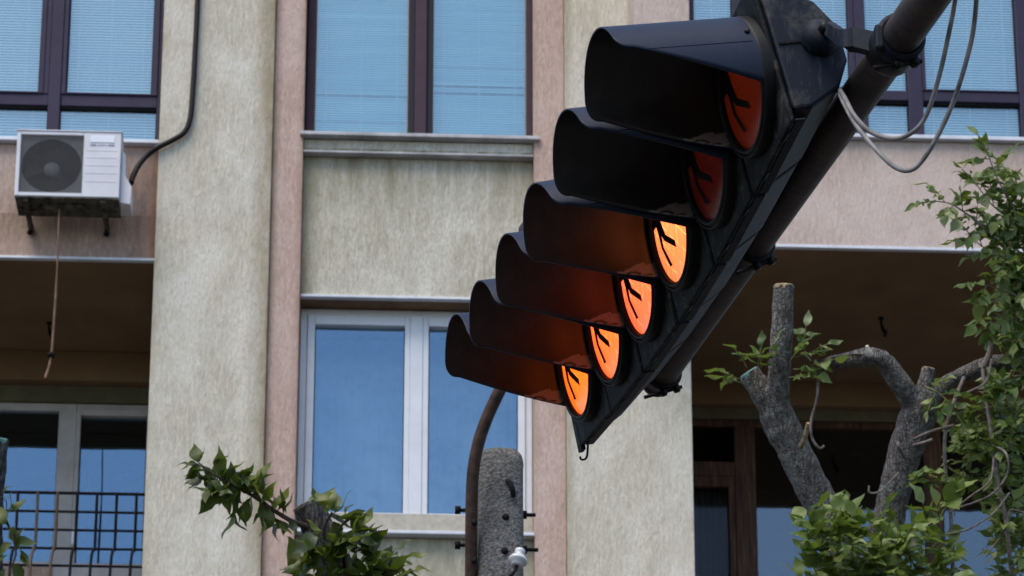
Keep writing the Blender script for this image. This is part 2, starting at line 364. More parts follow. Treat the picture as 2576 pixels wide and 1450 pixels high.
# centre bay
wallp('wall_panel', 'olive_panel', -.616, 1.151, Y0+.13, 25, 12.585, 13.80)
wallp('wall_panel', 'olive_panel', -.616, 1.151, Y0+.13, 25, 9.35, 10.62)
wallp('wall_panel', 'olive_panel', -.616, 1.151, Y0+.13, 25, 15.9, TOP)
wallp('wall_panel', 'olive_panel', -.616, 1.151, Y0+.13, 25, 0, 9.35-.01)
wallp('sill_apron', 'olive_panel', -.614, 1.149, Y0+.075, Y0+.13, 13.787, 13.885)
box('ledge', 'metal_dull', B, -.614, 1.149, Y0+.055, Y0+.13, 13.766, 13.784)
box('window_sill', 'metal_dull', B, -.642, 1.195, Y0+.005, Y0+.2, 13.890, 13.920)
box('drip_edge', 'metal_white', B, -.615, 1.150, Y0+.10, Y0+.15, 12.562, 12.584)
box('window_reveal', 'brown_reveal', B, -.614, 1.149, Y0+.151, Y0+.33, 12.565, 12.583)
box('window_sill', 'metal_white', B, -.614, 1.149, Y0+.045, Y0+.2, 10.622, 10.648)
box('window_bench', 'bench', B, -.614, 1.149, Y0+.235, Y0+.32, 10.651, 10.86)

def window(name, label, fm, Y, bars, panes, gmat, blind=None, depth=.07, inset=.035, room=None, extra=None):
    """bars: (x0,x1,z0,z1[,proud]) boxes of the frame; panes: (x0,x1,z0,z1)"""
    mb = MB()
    for k, b in enumerate(bars):
        pr = b[4] if len(b) > 4 else 0
        mb.box(b[0], b[1], Y-pr-.0004*k, Y+depth, b[2], b[3])
    fr = mb.build(name, fm, B, .005)
    fr['label'] = label
    for p in panes:
        MB().box(p[0]-.004, p[1]+.004, Y+inset, Y+inset+.006, p[2]-.004, p[3]+.004).build('pane', gmat, fr)
        t = .007
        for q in ((p[0], p[0]+t, p[2], p[3]), (p[1]-t, p[1], p[2], p[3])): MB().box(q[0], q[1], Y+inset-.006, Y+inset-.001, q[2], q[3]).build('glazing_seal', 'seal' if fm == 'frame_purple_warm' else 'black', fr)
        if blind:
            mat, pitch, tilt, sag = blind
            bb = MB(); z = p[2]-.01; k = 0
            while z < p[3]:
                dz = 0; tl = tilt
                if sag and rng.random() < .08: tl = tilt*rng.uniform(.4, 1.25)
                y = Y+inset+.05; h = pitch*.62*math.sin(tl); w = pitch*.62*math.cos(tl)
                sk = rng.uniform(-1, 1)*sag
                bb.add([(p[0]-.02, y-w, z-h), (p[1]+.02, y-w, z-h+sk), (p[1]+.02, y+w, z+h+sk), (p[0]-.02, y+w, z+h)], [(0, 1, 2, 3)])
                z += pitch; k += 1
            for fx in (.12, .5, .88):
                x = p[0]+(p[1]-p[0])*fx
                bb.box(x-.002, x+.002, Y+inset+.030, Y+inset+.033, p[2], p[3])
            tag(bb.build('blind', mat, fr), kind='stuff')
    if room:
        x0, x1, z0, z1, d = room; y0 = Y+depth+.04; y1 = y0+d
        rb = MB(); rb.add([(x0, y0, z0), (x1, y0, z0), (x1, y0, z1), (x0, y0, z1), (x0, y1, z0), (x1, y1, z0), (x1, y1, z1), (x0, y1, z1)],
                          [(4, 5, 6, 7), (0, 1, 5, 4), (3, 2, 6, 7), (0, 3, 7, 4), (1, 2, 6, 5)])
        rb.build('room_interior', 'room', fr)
    return fr
# centre upper window: purple-brown frame with slatted blinds
Yw = Y0+.2
window('window', 'brown purple framed window with lowered blue blinds', 'frame_purple_warm', Yw,
       [(-.606, -.541, 13.90, 15.88), (1.100, 1.149, 13.90, 15.88), (.232, .325, 13.90, 15.88, .035), (-.541, 1.10, 15.80, 15.88)],
       [(-.541, .182, 13.90, 15.80), (.372, 1.100, 13.90, 15.80)], 'glass_blind', ('blind_slat_teal', .021, R(62), .0012), room=(-.6, 1.14, 13.9, 15.9, 1.2))
mb = MB(); mb.box(.182, .2315, Yw-.012, Yw+.068, 13.90, 15.80); mb.box(.3255, .372, Yw-.012, Yw+.068, 13.90, 15.80); mb.build('window_sash', 'frame_navy', B, .004)
# centre lower window: white plastic
Yw = Y0+.3
window('window', 'white plastic two sash window reflecting the sky', 'upvc_white', Yw,
       [(-.612, -.560, 10.85, 12.56), (1.095, 1.147, 10.85, 12.56), (-.560, 1.095, 12.505, 12.56), (-.560, 1.095, 10.852, 10.872), (.222, .318, 10.872, 12.505, .02),
        (-.558, -.501, 10.872, 12.503, .012), (.180, .2218, 10.872, 12.503, .012), (-.501, .18, 12.425, 12.503, .0125), (-.501, .18, 10.872, 10.884, .0125),
        (.3182, .362, 10.872, 12.503, .012), (1.040, 1.094, 10.872, 12.503, .012), (.362, 1.04, 12.425, 12.503, .0125), (.362, 1.04, 10.872, 10.884, .0125)],
       [(-.501, .180, 10.884, 12.425), (.362, 1.040, 10.884, 12.425)], 'glass_sky', room=(-.6, 1.14, 10.6, 12.6, 1.4))
for (xa, xb, za, zb) in ((-.59, .24, 10.72, 12.55), (.26, 1.13, 10.72, 12.55)):
    cu = MB(); k = 60
    for i in range(k):
        x, x2 = xa+(xb-xa)*i/k, xa+(xb-xa)*(i+1)/k; f = lambda q: Y0+.80+.007*math.sin(q*31)+.003*math.sin(q*83)
        cu.add([(x, f(x), za), (x2, f(x2), za), (x2, f(x2), zb), (x, f(x), zb)], [(0, 1, 2, 3)], True)
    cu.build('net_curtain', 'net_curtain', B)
# left bay, upper storey
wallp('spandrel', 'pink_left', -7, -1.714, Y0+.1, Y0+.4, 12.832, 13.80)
box('drip_edge', 'metal_white', B, -7, -1.7145, Y0+.085, Y0+.13, 12.826, 12.848)
box('window_sill', 'metal_white', B, -7, -1.7145, Y0+.04, Y0+.2, 13.803, 13.832)
Yw = Y0+.15
window('window', 'dark purple framed loggia glazing with pale blinds above the air conditioner', 'frame_purple', Yw,
       [(-2.585, -2.492, 13.833, 16.0, .02), (-1.752, -1.7145, 13.833, 16.0), (-7, -2.585, 14.170, 14.268), (-2.492, -1.752, 14.170, 14.268),
        (-2.665, -2.6255, 14.268, 16.0, .01), (-2.6254, -2.586, 14.268, 16.0, .005), (-2.4915, -2.456, 14.268, 16.0, .01), (-1.798, -1.7525, 14.268, 16.0, .01),
        (-7, -2.6655, 14.2685, 14.285, .01), (-2.456, -1.7985, 14.2685, 14.285, .01), (-3.72, -3.60, 13.833, 16.0, .02)],
       [(-3.6, -2.586, 13.836, 14.150), (-2.4915, -1.752, 13.836, 14.150), (-3.6, -2.666, 14.285, 15.99), (-2.455, -1.799, 14.285, 15.99)],
       'glass_blind', ('blind_slat', .0245, R(58), 0), room=(-6.9, -1.72, 13.82, 16.0, 1.1))
mb = MB(); mb.box(-7, -2.586, Yw+.012, Yw+.06, 14.151, 14.1695); mb.box(-2.4915, -1.7525, Yw+.012, Yw+.06, 14.151, 14.1695); mb.build('window_bead', 'black', B)
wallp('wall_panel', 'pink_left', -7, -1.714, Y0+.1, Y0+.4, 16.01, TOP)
# left loggia
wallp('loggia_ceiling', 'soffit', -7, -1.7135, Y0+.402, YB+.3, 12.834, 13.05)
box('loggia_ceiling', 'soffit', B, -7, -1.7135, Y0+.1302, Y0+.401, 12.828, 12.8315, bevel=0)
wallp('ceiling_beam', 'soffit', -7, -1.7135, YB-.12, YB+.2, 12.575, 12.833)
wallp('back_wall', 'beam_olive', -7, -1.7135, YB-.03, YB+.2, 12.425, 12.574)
wallp('loggia_side_wall', 'pink', -1.8, -1.714, YB-.0, YB+.6, 9.4, 12.4)
wallp('loggia_floor', 'concrete_slab', -7, -1.714, Y0+.1, YB+1, 9.40, 9.58)
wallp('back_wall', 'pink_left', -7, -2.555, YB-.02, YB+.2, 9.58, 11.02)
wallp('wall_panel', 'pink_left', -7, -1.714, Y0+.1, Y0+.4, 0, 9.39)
window('window', 'grey white loggia window beside the balcony door', 'upvc_grey', YB,
       [(-7, -2.424, 12.36, 12.424), (-2.565, -2.424, 9.6, 12.36, .01), (-7, -2.565, 11.021, 11.06), (-3.7, -3.6, 11.06, 12.36)],
       [(-3.6, -2.565, 11.06, 12.36)], 'glass_sky', room=(-6.9, -2.45, 11, 12.4, 1.2))
dr = window('balcony_door', 'grey white glazed balcony door behind the railing', 'upvc_grey', YB,
       [(-2.423, -1.72, 12.372, 12.424), (-2.4228, -2.388, 9.6, 12.371, .018), (-2.388, -1.86, 12.318, 12.3715, .018), (-1.86, -1.80, 9.6, 12.3715, .018), (-2.388, -1.86, 10.86, 11.045, .018), (-2.388, -1.86, 9.6, 9.75, .018)],
       [(-2.388, -1.86, 11.045, 12.318), (-2.388, -1.86, 9.75, 10.86)], 'glass_sky', room=(-2.44, -1.72, 9.6, 12.4, 1.2))
mb = MB(); hp = on_y(184, 1343, YB-.04); mb.box(hp.x-.012, hp.x+.012, YB-.035, YB-.018, hp.z-.05, hp.z+.05); mb.box(hp.x-.01, hp.x+.01, YB-.075, YB-.035, hp.z-.01, hp.z+.01); mb.box(hp.x-.01, hp.x+.01, YB-.078, YB-.058, hp.z-.10, hp.z+.01); mb.build('door_handle', 'ac_label', dr, .003)
# right bay: projecting glazed balcony
wallp('spandrel', 'pink_right', 1.88, 8, YR, YR+.25, 12.715, 13.598)
wallp('balcony_side_wall', 'pink_right', 1.88, 2.30, YR, Y0-.001, 13.600, TOP)
wallp('balcony_side_wall', 'pink_right', 1.88, 2.05, YR+.2501, Y0-.002, 12.715, 13.599)
box('drip_edge', 'metal_white', B, 1.87, 8, YR-.012, YR+.03, 12.688, 12.714)
box('window_sill', 'metal_white', B, 2.301, 8, YR-.05, YR+.14, 13.600, 13.632)
Yw = YR+.05
window('window', 'dark purple framed balcony glazing with pale blinds behind the mast arm', 'frame_purple', Yw,
       [(2.301, 2.335, 13.633, 16.0), (2.63, 2.705, 13.633, 16.0, .02), (3.515, 3.56, 14.0605, 16.0, .01), (3.5605, 3.642, 13.633, 16.0, .02),
        (3.952, 4.062, 13.633, 16.0, .02), (4.0625, 4.092, 14.0605, 16.0, .01), (4.80, 4.90, 13.633, 16.0, .02), (5.6, 5.7, 13.633, 16.0, .02),
        (2.335, 8, 13.975, 14.060), (2.7055, 3.5145, 14.061, 14.075, .008), (4.0925, 4.7995, 14.061, 14.075, .008)],
       [(2.335, 2.63, 14.06, 15.99), (2.705, 3.515, 14.075, 15.99), (3.642, 3.952, 14.06, 15.99), (4.092, 4.80, 14.075, 15.99), (4.9, 5.6, 14.06, 15.99),
        (2.335, 2.63, 13.636, 13.955), (2.705, 3.56, 13.636, 13.955), (3.642, 3.952, 13.636, 13.955), (4.062, 4.80, 13.636, 13.955), (4.9, 5.6, 13.636, 13.955)],
       'glass_blind', ('blind_slat', .0225, R(58), 0), room=(2.06, 7.9, 13.62, 16.0, .9))
MB().box(2.335, 8, Yw+.012, Yw+.06, 13.956, 13.9745).build('window_bead', 'black', B)
wallp('wall_panel', 'pink_right', 2.301, 8, YR, Y0+1, 16.01, TOP)
wallp('loggia_ceiling', 'soffit', 1.881, 8, YR+.031, YB+.3, 12.695, 12.7145)
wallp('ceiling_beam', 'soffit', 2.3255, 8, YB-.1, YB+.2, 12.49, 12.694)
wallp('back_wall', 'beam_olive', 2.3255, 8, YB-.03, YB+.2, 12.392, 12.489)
wallp('loggia_floor', 'concrete_slab', 1.88, 8, YR, YB+1, 9.25, 9.42)
wallp('parapet', 'pink_right', 1.88, 8, YR, YR+.15, 9.421, 10.06)
wallp('wall_panel', 'pink_right', 2.3255, 8, YB-.03, 25, 0, 9.24)
window('balcony_door', 'dark red brown wooden balcony door with a small pane above', 'wood_frame', YB,
       [(2.3255, 8, 12.335, 12.391), (2.855, 3.02, 9.43, 12.334, .03), (2.3255, 2.855, 11.895, 12.02, .012), (2.3255, 2.40, 9.43, 12.334), (2.80, 2.8545, 9.43, 11.894, .01), (2.40, 2.80, 11.80, 11.894, .0105), (2.40, 2.80, 9.43, 10.2, .01)],
       [(2.40, 2.855, 12.02, 12.335), (2.40, 2.80, 10.2, 11.80)], 'glass_dark', room=(2.33, 2.9, 9.5, 12.4, 1.0))
cu = MB(); 
for k in range(40):
    x = 2.405+k*.0102; cu.add([(x, YB+.10+.012*math.sin(k*1.3), 10.2), (x+.0102, YB+.10+.012*math.sin(k*1.3+1.3), 10.2), (x+.0102, YB+.10+.012*math.sin(k*1.3+1.3), 11.9), (x, YB+.10+.012*math.sin(k*1.3), 11.9)], [(0, 1, 2, 3)], True)
cu.build('curtain', 'curtain', B)
window('window', 'dark loggia window in brown wooden frame reflecting the balcony ceiling', 'wood_frame', YB,
       [(4.385, 4.53, 9.43, 12.334, .03), (3.02, 8, 10.25, 10.42)], [(3.021, 4.384, 10.42, 12.334), (4.531, 5.8, 10.42, 12.334)], 'glass_wood', room=(3.0, 7.5, 9.5, 12.4, 1.3))
wallp('back_wall', 'pink', 3.0205, 8, YB-.01, YB+.2, 9.43, 10.249)
# hooks in the balcony ceilings
for (x, y, yy) in ((2216, 800, 22.0), (124, 812, 22.3)):
    z = 12.695 if x > 1000 else 12.834; r_ = ray(x, y); p = CAM+r_*((z-CAM.z)/r_.z)
    mb = MB(); mb.tube([p, p+Vector((0, 0, -.05)), p+Vector((.012, 0, -.10)), p+Vector((.03, 0, -.12)), p+Vector((.025, .01, -.16))], [.01, .01, .016, .02, .008], 8)
    mb.lathe([(0, 0), (.022, 0), (.022, -.012), (0, -.012)], Matrix.Translation(p), 12); mb.build('ceiling_hook', 'black', B)

# ------------------------------------------------------------------ balcony railing
yr = Y0+.07
RL = root('balcony_railing', (-3, yr, 9.58), 'dark iron grid balcony railing with bulging bars on the left loggia', 'railing')
for z in (10.905, 10.757, 10.612, 10.466, 10.330):
    MB().tube([(-6, yr, z), (-1.715, yr, z)], .0125 if z > 10.9 else .0105, 8).build('rail', 'iron_dark', RL)
k = 0; x = -1.779
while x > -4.2:
    pts = [(x, yr-.013, 10.905), (x, yr-.013, 10.48), (x-.006, yr-.03, 10.455), (x-.012, yr-.09, 10.38), (x-.014, yr-.14, 10.25), (x-.012, yr-.16, 10.05), (x, yr-.10, 9.75), (x, yr-.01, 9.6)]
    MB().tube(smooth_pts(pts, 4), .0108, 8).build('bar', 'bar_rust' if k in (4, 5) else 'iron_dark', RL); x -= .1445; k += 1

# ------------------------------------------------------------------ air conditioner
A = root('air_conditioner', (-2.35, 21.5, 13.1), 'white outdoor air conditioner unit with round fan grille under the left window', 'air conditioner')
x0, x1, z0, z1, ya, yb = -2.742, -1.966, 13.118, 13.660, 21.25, 21.55
fx0, fx1, fz0, fz1 = -2.712, -2.245, 13.150, 13.632
mb = MB(); mb.box(fx1, x1, ya, yb, z0, z1); mb.box(x0, fx0, ya, yb, z0, z1); mb.box(fx0, fx1, ya, yb, fz1, z1); mb.box(fx0, fx1, ya, yb, z0, fz0)
mb.build('casing', 'ac_white', A, .005)
MB().box(x0-.006, x1+.006, ya-.006, yb+.004, z1+.001, z1+.012).build('top_cover', 'ac_white', A, .004)
cx, cz, rr = (fx0+fx1)/2-.004, (fz0+fz1)/2, .222
mb = MB(); n = 48
ring = [(cx+rr*math.cos(2*math.pi*j/n), cz+rr*math.sin(2*math.pi*j/n)) for j in range(n)]
def sq(j):
    a = 2*math.pi*j/n; c_, s_ = math.cos(a), math.sin(a); t = min((fx1-cx if c_ > 0 else cx-fx0)/max(abs(c_), 1e-6), (fz1-cz if s_ > 0 else cz-fz0)/max(abs(s_), 1e-6)); return (cx+c_*t, cz+s_*t)
for j in range(n):
    a, b = ring[j], ring[(j+1) % n]; c_, d_ = sq(j), sq((j+1) % n)
    mb.add([(a[0], ya+.035, a[1]), (b[0], ya+.035, b[1]), (d_[0], ya+.03, d_[1]), (c_[0], ya+.03, c_[1])], [(0, 1, 2, 3)])
    mb.add([(a[0], ya+.035, a[1]), (b[0], ya+.035, b[1]), (b[0], ya+.2, b[1]), (a[0], ya+.2, a[1])], [(0, 1, 2, 3)], True, 1)
mb.build('fan_shroud', ['ac_shroud', 'ac_fan'], A)
mb = MB(); mb.box(fx0+.005, fx1-.005, ya+.21, ya+.215, fz0+.005, fz1-.005); mb.build('coil', 'ac_fan', A)
MB().lathe([(0, ya*0), (.055, 0), (.06, .05), (0, .052)], Matrix.Translation((cx, ya+.14, cz)) @ Matrix.Rotation(R(90), 4, 'X'), 24).build('fan_hub', 'ac_grey', A)
for k in range(3):
    mb = MB(); vs = []
    for i in range(7):
        a = R(120*k+10+i*12)
        for r_ in (.055, .13, .205): vs.append((cx+r_*math.cos(a), ya+.16-i*.012, cz+r_*math.sin(a)))
    mb.add(vs, [(i*3+j, i*3+j+1, i*3+j+4, i*3+j+3) for i in range(6) for j in range(2)], True); mb.build('fan_blade', 'ac_fan', A)
mb = MB(); z = fz0+.008
while z < fz1: mb.box(fx0, fx1, ya-.004, ya-.001, z-.0017, z+.0017); z += .0155
x = fx0+.006
while x < fx1: mb.box(x-.0009, x+.0009, ya-.0005, ya+.002, fz0, fz1); x += .0125
tag(mb.build('fan_grille', 'ac_wire', A), kind='stuff')
MB().box(-2.195, -2.015, ya-.004, ya-.0005, 13.575, 13.632).build('name_plate', 'ac_label', A, .002)
mb = MB(); mb.box(-2.195, -2.152, ya-.003, ya-.0006, 13.548, 13.561); mb.box(-2.062, -2.016, ya-.003, ya-.0006, 13.548, 13.561)
for i in range(7): mb.box(-2.14+i*.010, -2.134+i*.010, ya-.003, ya-.0006, 13.550, 13.558)
mb.build('printed_lettering', 'ac_print', A)
for zz in (13.51, 13.45, 13.385, 13.32, 13.25): MB().box(-2.222, -1.99, ya-.0016, ya-.0005, zz-.006, zz+.003).build('front_ridge', 'ac_white', A, .0012)
poly = [(z0-.02, .0), (z0-.02, .0), (z0+.10, .085), (z0+.16, .085), (z0+.205, .045), (13.50, .030), (13.52, 0)]
poly = [(z0-.012, .0), (z0-.022, .082), (z0+.12, .086), (z0+.17, .062), (z0+.215, .036), (13.52, .028), (13.54, 0)]
MB().prism([(x1+.001+q, p) for p, q in poly], lambda p, q: (p, ya+.06, q), lambda p, q: (p, ya+.25, q)).build('valve_cover', 'ac_white', A, .006)
MB().box(x0+.004, x1-.004, ya+.004, yb-.004, z0-.012, z0-.001).build('base_pan', 'ac_dirty', A)
for bx in (-2.66, -2.085):
    mb = MB(); mb.box(bx-.02, bx+.02, ya+.02, Y0+.095, z0-.035, z0-.013); mb.box(bx-.018, bx+.018, Y0+.07, Y0+.097, z0-.085, z0-.036)
    mb.prism([(ya+.16, z0-.036), (ya+.22, z0-.036), (Y0+.07, z0-.06), (Y0+.07, z0-.085)], lambda p, q: (bx-.012, p, q), lambda p, q: (bx+.012, p, q))
    br = mb.build('wall_bracket', 'ac_dirty', A, .003)
    MB().lathe([(0, 0), (.022, 0), (.022, .02), (0, .02)], Matrix.Translation((bx, Y0+.05, z0-.105)), 12).build('rubber_foot', 'black', br)

# ------------------------------------------------------------------ conduit and hose on the facade
pts = [on_y(x, y, Y0-.03) for x, y in ((500, -120), (497, 0), (492, 110), (485, 230), (478, 300), (462, 335), (430, 355), (398, 371))]
pts += [Vector((-1.80, Y0+.0, 13.67)), Vector((-1.86, Y0-.02, 13.57)), Vector((-1.895, Y0-.06, 13.45)), Vector((-1.90, Y0-.1, 13.38))]
cb = MB().tube(smooth_pts(pts, 6), .021, 12).build('conduit', 'black_cable')
cb = tag(cb, 'black insulated pipe running down the cream pillar to the air conditioner', 'pipe')
hz = [Vector((-2.41, 21.42, 13.10)), Vector((-2.41, 21.32, 13.00)), Vector((-2.402, 21.30, 12.5)), Vector((-2.408, 21.30, 11.98)), Vector((-2.416, 21.30, 11.82)), Vector((-2.425, 21.29, 11.74)), Vector((-2.447, 21.28, 11.645))]
H = root('drain_hose', hz[0], 'thin brown drain hose hanging below the air conditioner', 'hose')
MB().tube(smooth_pts(hz, 6), [.006]*13+[.010]*24, 8).build('tube', 'hose', H)
MB().lathe([(.0, .0), (.024, 0), (.026, .012), (.024, .03), (0, .03)], Matrix.Translation((-2.416, 21.30, 11.825)), 14).build('collar', 'iron_dark', H)

# ------------------------------------------------------------------ concrete post with the pipe bracket of a street lamp
DP = 14.0
pb = at(1258, 1450, DP); S = DP/F
P = root('concrete_post', (pb.x, pb.y, 0), 'rough grey concrete utility post with rounded top', 'post')
hw = 58*S; topz = at(1258, 1096, DP).z
mb = MB(); vs = []; n = 28; zs = [0]+list(np.linspace(4, topz-.09, 50))+[topz-.09+.09*math.sin(R(a)) for a in range(10, 91, 10)]
for z in zs:
    d = max(0, (z-(topz-.09))/.09); sc = max(.6, math.sqrt(max(0, 1-(d*.80)**3.0)))
    for j in range(n):
        a = 2*math.pi*j/n; c_, s_ = math.cos(a), math.sin(a)
        q = (abs(c_)**5+abs(s_)**5)**(-1/5)
        px, py = c_*q*hw*sc, s_*q*hw*.85*sc
        nn = noise.noise(Vector((px*9, py*9, z*9)))*.003+noise.noise(Vector((px*40, py*40, z*40)))*.0015
        vs.append((pb.x+px+c_*nn, pb.y+py+s_*nn, z+(nn*2 if d > 0 else 0)))
fs = [(i*n+j, i*n+(j+1) % n, (i+1)*n+(j+1) % n, (i+1)*n+j) for i in range(len(zs)-1) for j in range(n)]+[tuple(range((len(zs)-1)*n, len(zs)*n))]
mb.add(vs, fs, True); mb.build('shaft', 'concrete_post', P)
for (xa, xb, y) in ((1150, 1350, 1270), (1155, 1355, 1370)):
    z = at(1250, y+8, DP).z; y_ = pb.y-.02
    xl, xr = at(xa, y, DP).x, at(xb, y, DP).x
    for (xa_, xb_, yy_, xn) in ((xl, pb.x-hw-.05, y_-.04, pb.x-hw-.088), (pb.x+hw-.005, xr, y_, pb.x+hw+.004)):
        mb = MB(); mb.tube([(xa_, yy_, z), (xb_, yy_, z)], .009, 8)
        mb.lathe([(0, -.012), (.02, -.012), (.02, .012), (0, .012)], Matrix.Translation((xn, yy_, z)) @ Matrix.Rotation(R(90), 4, 'Y'), 6)
        mb.build('through_bolt', 'black', P)
for (x, y, h) in ((1278, 1210, .055), (1272, 1302, .02), (1268, 1399, .02)):
    c_ = at(x, y, DP); c_.y = pb.y-hw*.85-.001
    mb = MB(); 
    if h > .03: mb.tube([c_+Vector((0, .004, .02)), c_+Vector((.012, -.02, .0)), c_+Vector((.022, -.03, -.04)), c_+Vector((.026, -.01, -.06))], .012, 8); mb.build('iron_hook', 'black', P)
    else: mb.lathe([(0, 0), (.017, 0), (.014, .008), (0, .009)], Matrix.Translation(c_) @ Matrix.Rotation(R(90), 4, 'X'), 8); mb.build('bolt_head', 'black', P)
L = root('street_lamp_bracket', (at(1185, 1450, DP).x, pb.y-.02, 0), 'brown bent steel pipe bracket rising from the left side of the concrete post', 'lamp bracket')
lp = [(1183, 1900), (1184, 1700), (1185, 1450), (1186, 1300), (1190, 1190), (1205, 1110), (1228, 1045), (1256, 985), (1300, 890), (1360, 780), (1400, 700), (1420, 660)]
lpts = [at(x, y, DP-.05-.0*i) for i, (x, y) in enumerate(lp)]
lpts = [Vector((lpts[0].x, lpts[0].y, 0.0))]+lpts
MB().tube(smooth_pts(lpts, 5), .0275, 14).build('pipe', 'rust_brown', L)
# lamp head behind the signal: its rear shell shows past the third visor
hp = at(1420, 640, DP-.05); tip = at(1311, 566, DP-.05)
dirn = (hp-tip)
mb = MB(); mb.tube([tip, tip+dirn*.08, tip+dirn*.3, tip+dirn*.7, hp, hp+dirn*.25], [.02, .05, .085, .09, .06, .03], 16); mb.build('lamp_head', 'mast_metal', L)
for y in (1316, 1412):
    c_ = at(1193, y, DP-.09); mb = MB(); mb.lathe([(0, 0), (.014, 0), (.014, .014), (0, .014)], Matrix.Translation(c_) @ Matrix.Rotation(R(90), 4, 'X'), 8); mb.build('bolt_head', 'black', L)
# insulator
ic = at(1304, 1405, DP-.17)
I = root('insulator', tuple(ic), 'white porcelain insulator on a hooked pin near the post', 'insulator')
tilt = Matrix.Translation(ic) @ Matrix.Rotation(R(12), 4, 'Y') @ Matrix.Rotation(R(-14), 4, 'X')
sc = S*1.0
MB().lathe([(0, 30*sc), (8*sc, 29*sc), (13*sc, 24*sc), (13*sc, 17*sc), (9*sc, 13*sc), (11*sc, 9*sc), (19*sc, 3*sc), (24*sc, -6*sc), (24*sc, -11*sc), (16*sc, -13*sc), (15*sc, -24*sc), (9*sc, -25*sc), (0, -24*sc)], tilt, 32).build('porcelain_body', 'porcelain', I)
MB().tube(smooth_pts([tilt @ Vector((0, 0, -20*sc)), tilt @ Vector((-1*sc, 0, -40*sc)), tilt @ Vector((-10*sc, 6*sc, -58*sc)), tilt @ Vector((-26*sc, 60*sc, -56*sc)), tilt @ Vector((-28*sc, 130*sc, -40*sc))], 5), 4.5*sc, 8).build('pin', 'black', I)

# ------------------------------------------------------------------ signal mast
def mast_pt(x, y, d): return at(x, y, d)
m0, m1 = at(2265, 95, 7.55), at(1655, 957, 9.75)
ax = (m1-m0).normalized(); far0 = m0-ax*2.6
M = root('signal_mast', (far0.x, far0.y, 0), 'long straight brown steel mast arm carrying the traffic light', 'mast')
mb = MB(); pts = [far0.lerp(m1, i/60) for i in range(61)]
mb.tube(pts, [.0495+(.0455-.0495)*i/60 for i in range(61)], 32, True, 0, .006); mb.build('arm', 'mast_metal', M)
MB().lathe([(.0, -.002), (.048, -.002), (.048, .02), (.042, .034), (.024, .046), (0, .05)], Matrix.Translation(m1) @ ax.to_track_quat('Z', 'Y').to_matrix().to_4x4(), 32).build('end_cap', 'mast_metal', M)
MB().tube([(far0.x, far0.y, 0), (far0.x, far0.y, far0.z+.1)], [.08, .06], 24).build('upright', 'mast_metal', M)

# ------------------------------------------------------------------ traffic light
PS = [Vector(v) for v in ((.891, 6.922, 5.695), (.833, 7.266, 5.679), (.774, 7.61, 5.676), (.712, 7.954, 5.689), (.649, 8.297, 5.715), (.585, 8.638, 5.756))]
NN = Vector((-.96127141, -.15550274, -.22754378)).normalized()
T = root('traffic_light', tuple(PS[0]), 'black six lamp traffic light with hooded visors hung along the mast arm', 'traffic light')
VR, VL = .1685, .358
def visor_mesh():
    mb = MB(); nu, npf = 34, 44
    def p0(u):
        a = -29+41*min(1, u/.318)
        if u > .326: a = 12.2+16*(1-math.sqrt(max(0, 1-((u-.326)/(VL-.326))**2)))
        return a
    grid = []
    us = [VL*(1-(1-i/nu)**1.6) for i in range(nu+1)]
    for u in us:
        a0 = p0(u); a1 = 180-a0
        grid.append([(u, R(a0+(a1-a0)*j/npf)) for j in range(npf+1)])
    def vert(u, f, r): return (-r*math.cos(f), -r*math.sin(f), u+.004)
    W = npf+1
    out = [vert(u, f, VR+.0035) for row in grid for u, f in row]; inn = [vert(u, f, VR) for row in grid for u, f in row]
    fo = [(i*W+j, i*W+j+1, (i+1)*W+j+1, (i+1)*W+j) for i in range(nu) for j in range(npf)]
    k = len(out)
    mb.v = out+inn
    for f in fo: mb.f.append(list(f)); mb.sm.append(True); mb.mi.append(0)
    for f in fo: mb.f.append([q+k for q in reversed(f)]); mb.sm.append(True); mb.mi.append(1)
    border = [(i*W) for i in range(nu+1)]+[nu*W+j for j in range(1, W)]+[i*W+W-1 for i in range(nu-1, -1, -1)]
    for a, b in zip(border[:-1], border[1:]): mb.f.append([a, b, b+k, a+k]); mb.sm.append(False); mb.mi.append(0)
    return mb
def mesh_of(mb, name, mats):
    o = mb.build(name, mats); me = o.data; bpy.data.objects.remove(o); return me
ME = {}
ME['visor'] = mesh_of(visor_mesh(), 'visor', ['signal_visor', 'visor_inside'])
mb = MB(); poly = [(-.035, -.170), (-.085, -.170), (-.168, -.122), (-.210, -.048), (-.210, .050), (-.168, .124), (-.085, .170), (-.035, .170)]
mb.prism(poly, lambda d, b: (-.171, b, d), lambda d, b: (.171, b, d)); ME['body'] = mesh_of(mb, 'section_body', ['signal_body'])
mb = MB(); mb.box(-.1725, .1725, -.198, .206, -.030, -.016); ME['plate'] = mesh_of(mb, 'front_door', ['signal_plate'])
mb = MB(); mb.lathe([(.150, -.012), (.150, .010), (.155, .016), (.161, .014), (.1625, .004), (.1665, .004), (.168, .012), (.1715, .012), (.173, .004), (.1735, -.018)], None, 72); ME['rim'] = mesh_of(mb, 'lens_rim', ['signal_rim'])
lens = MB(); lens.lathe([(0.0001, .007), (.05, .0062), (.10, .0036), (.14, .001), (.1515, -.001)], None, 64)
sym = [(.096, -.120), (.098, -.068), (.119, -.062), (.116, -.045), (.089, -.043), (.085, -.025), (.087, .023), (.058, .091), (.042, .094), (.075, .026), (.069, -.010), (.054, .016), (-.018, .070), (-.020, .051), (.038, .006), (.050, -.040), (.052, -.120)]
mb = MB(); mb.prism(sym, lambda p, q: (p, q, .0085), lambda p, q: (p, q, .0105)); ME['symbol'] = mesh_of(mb, 'symbol_mask', ['black'])
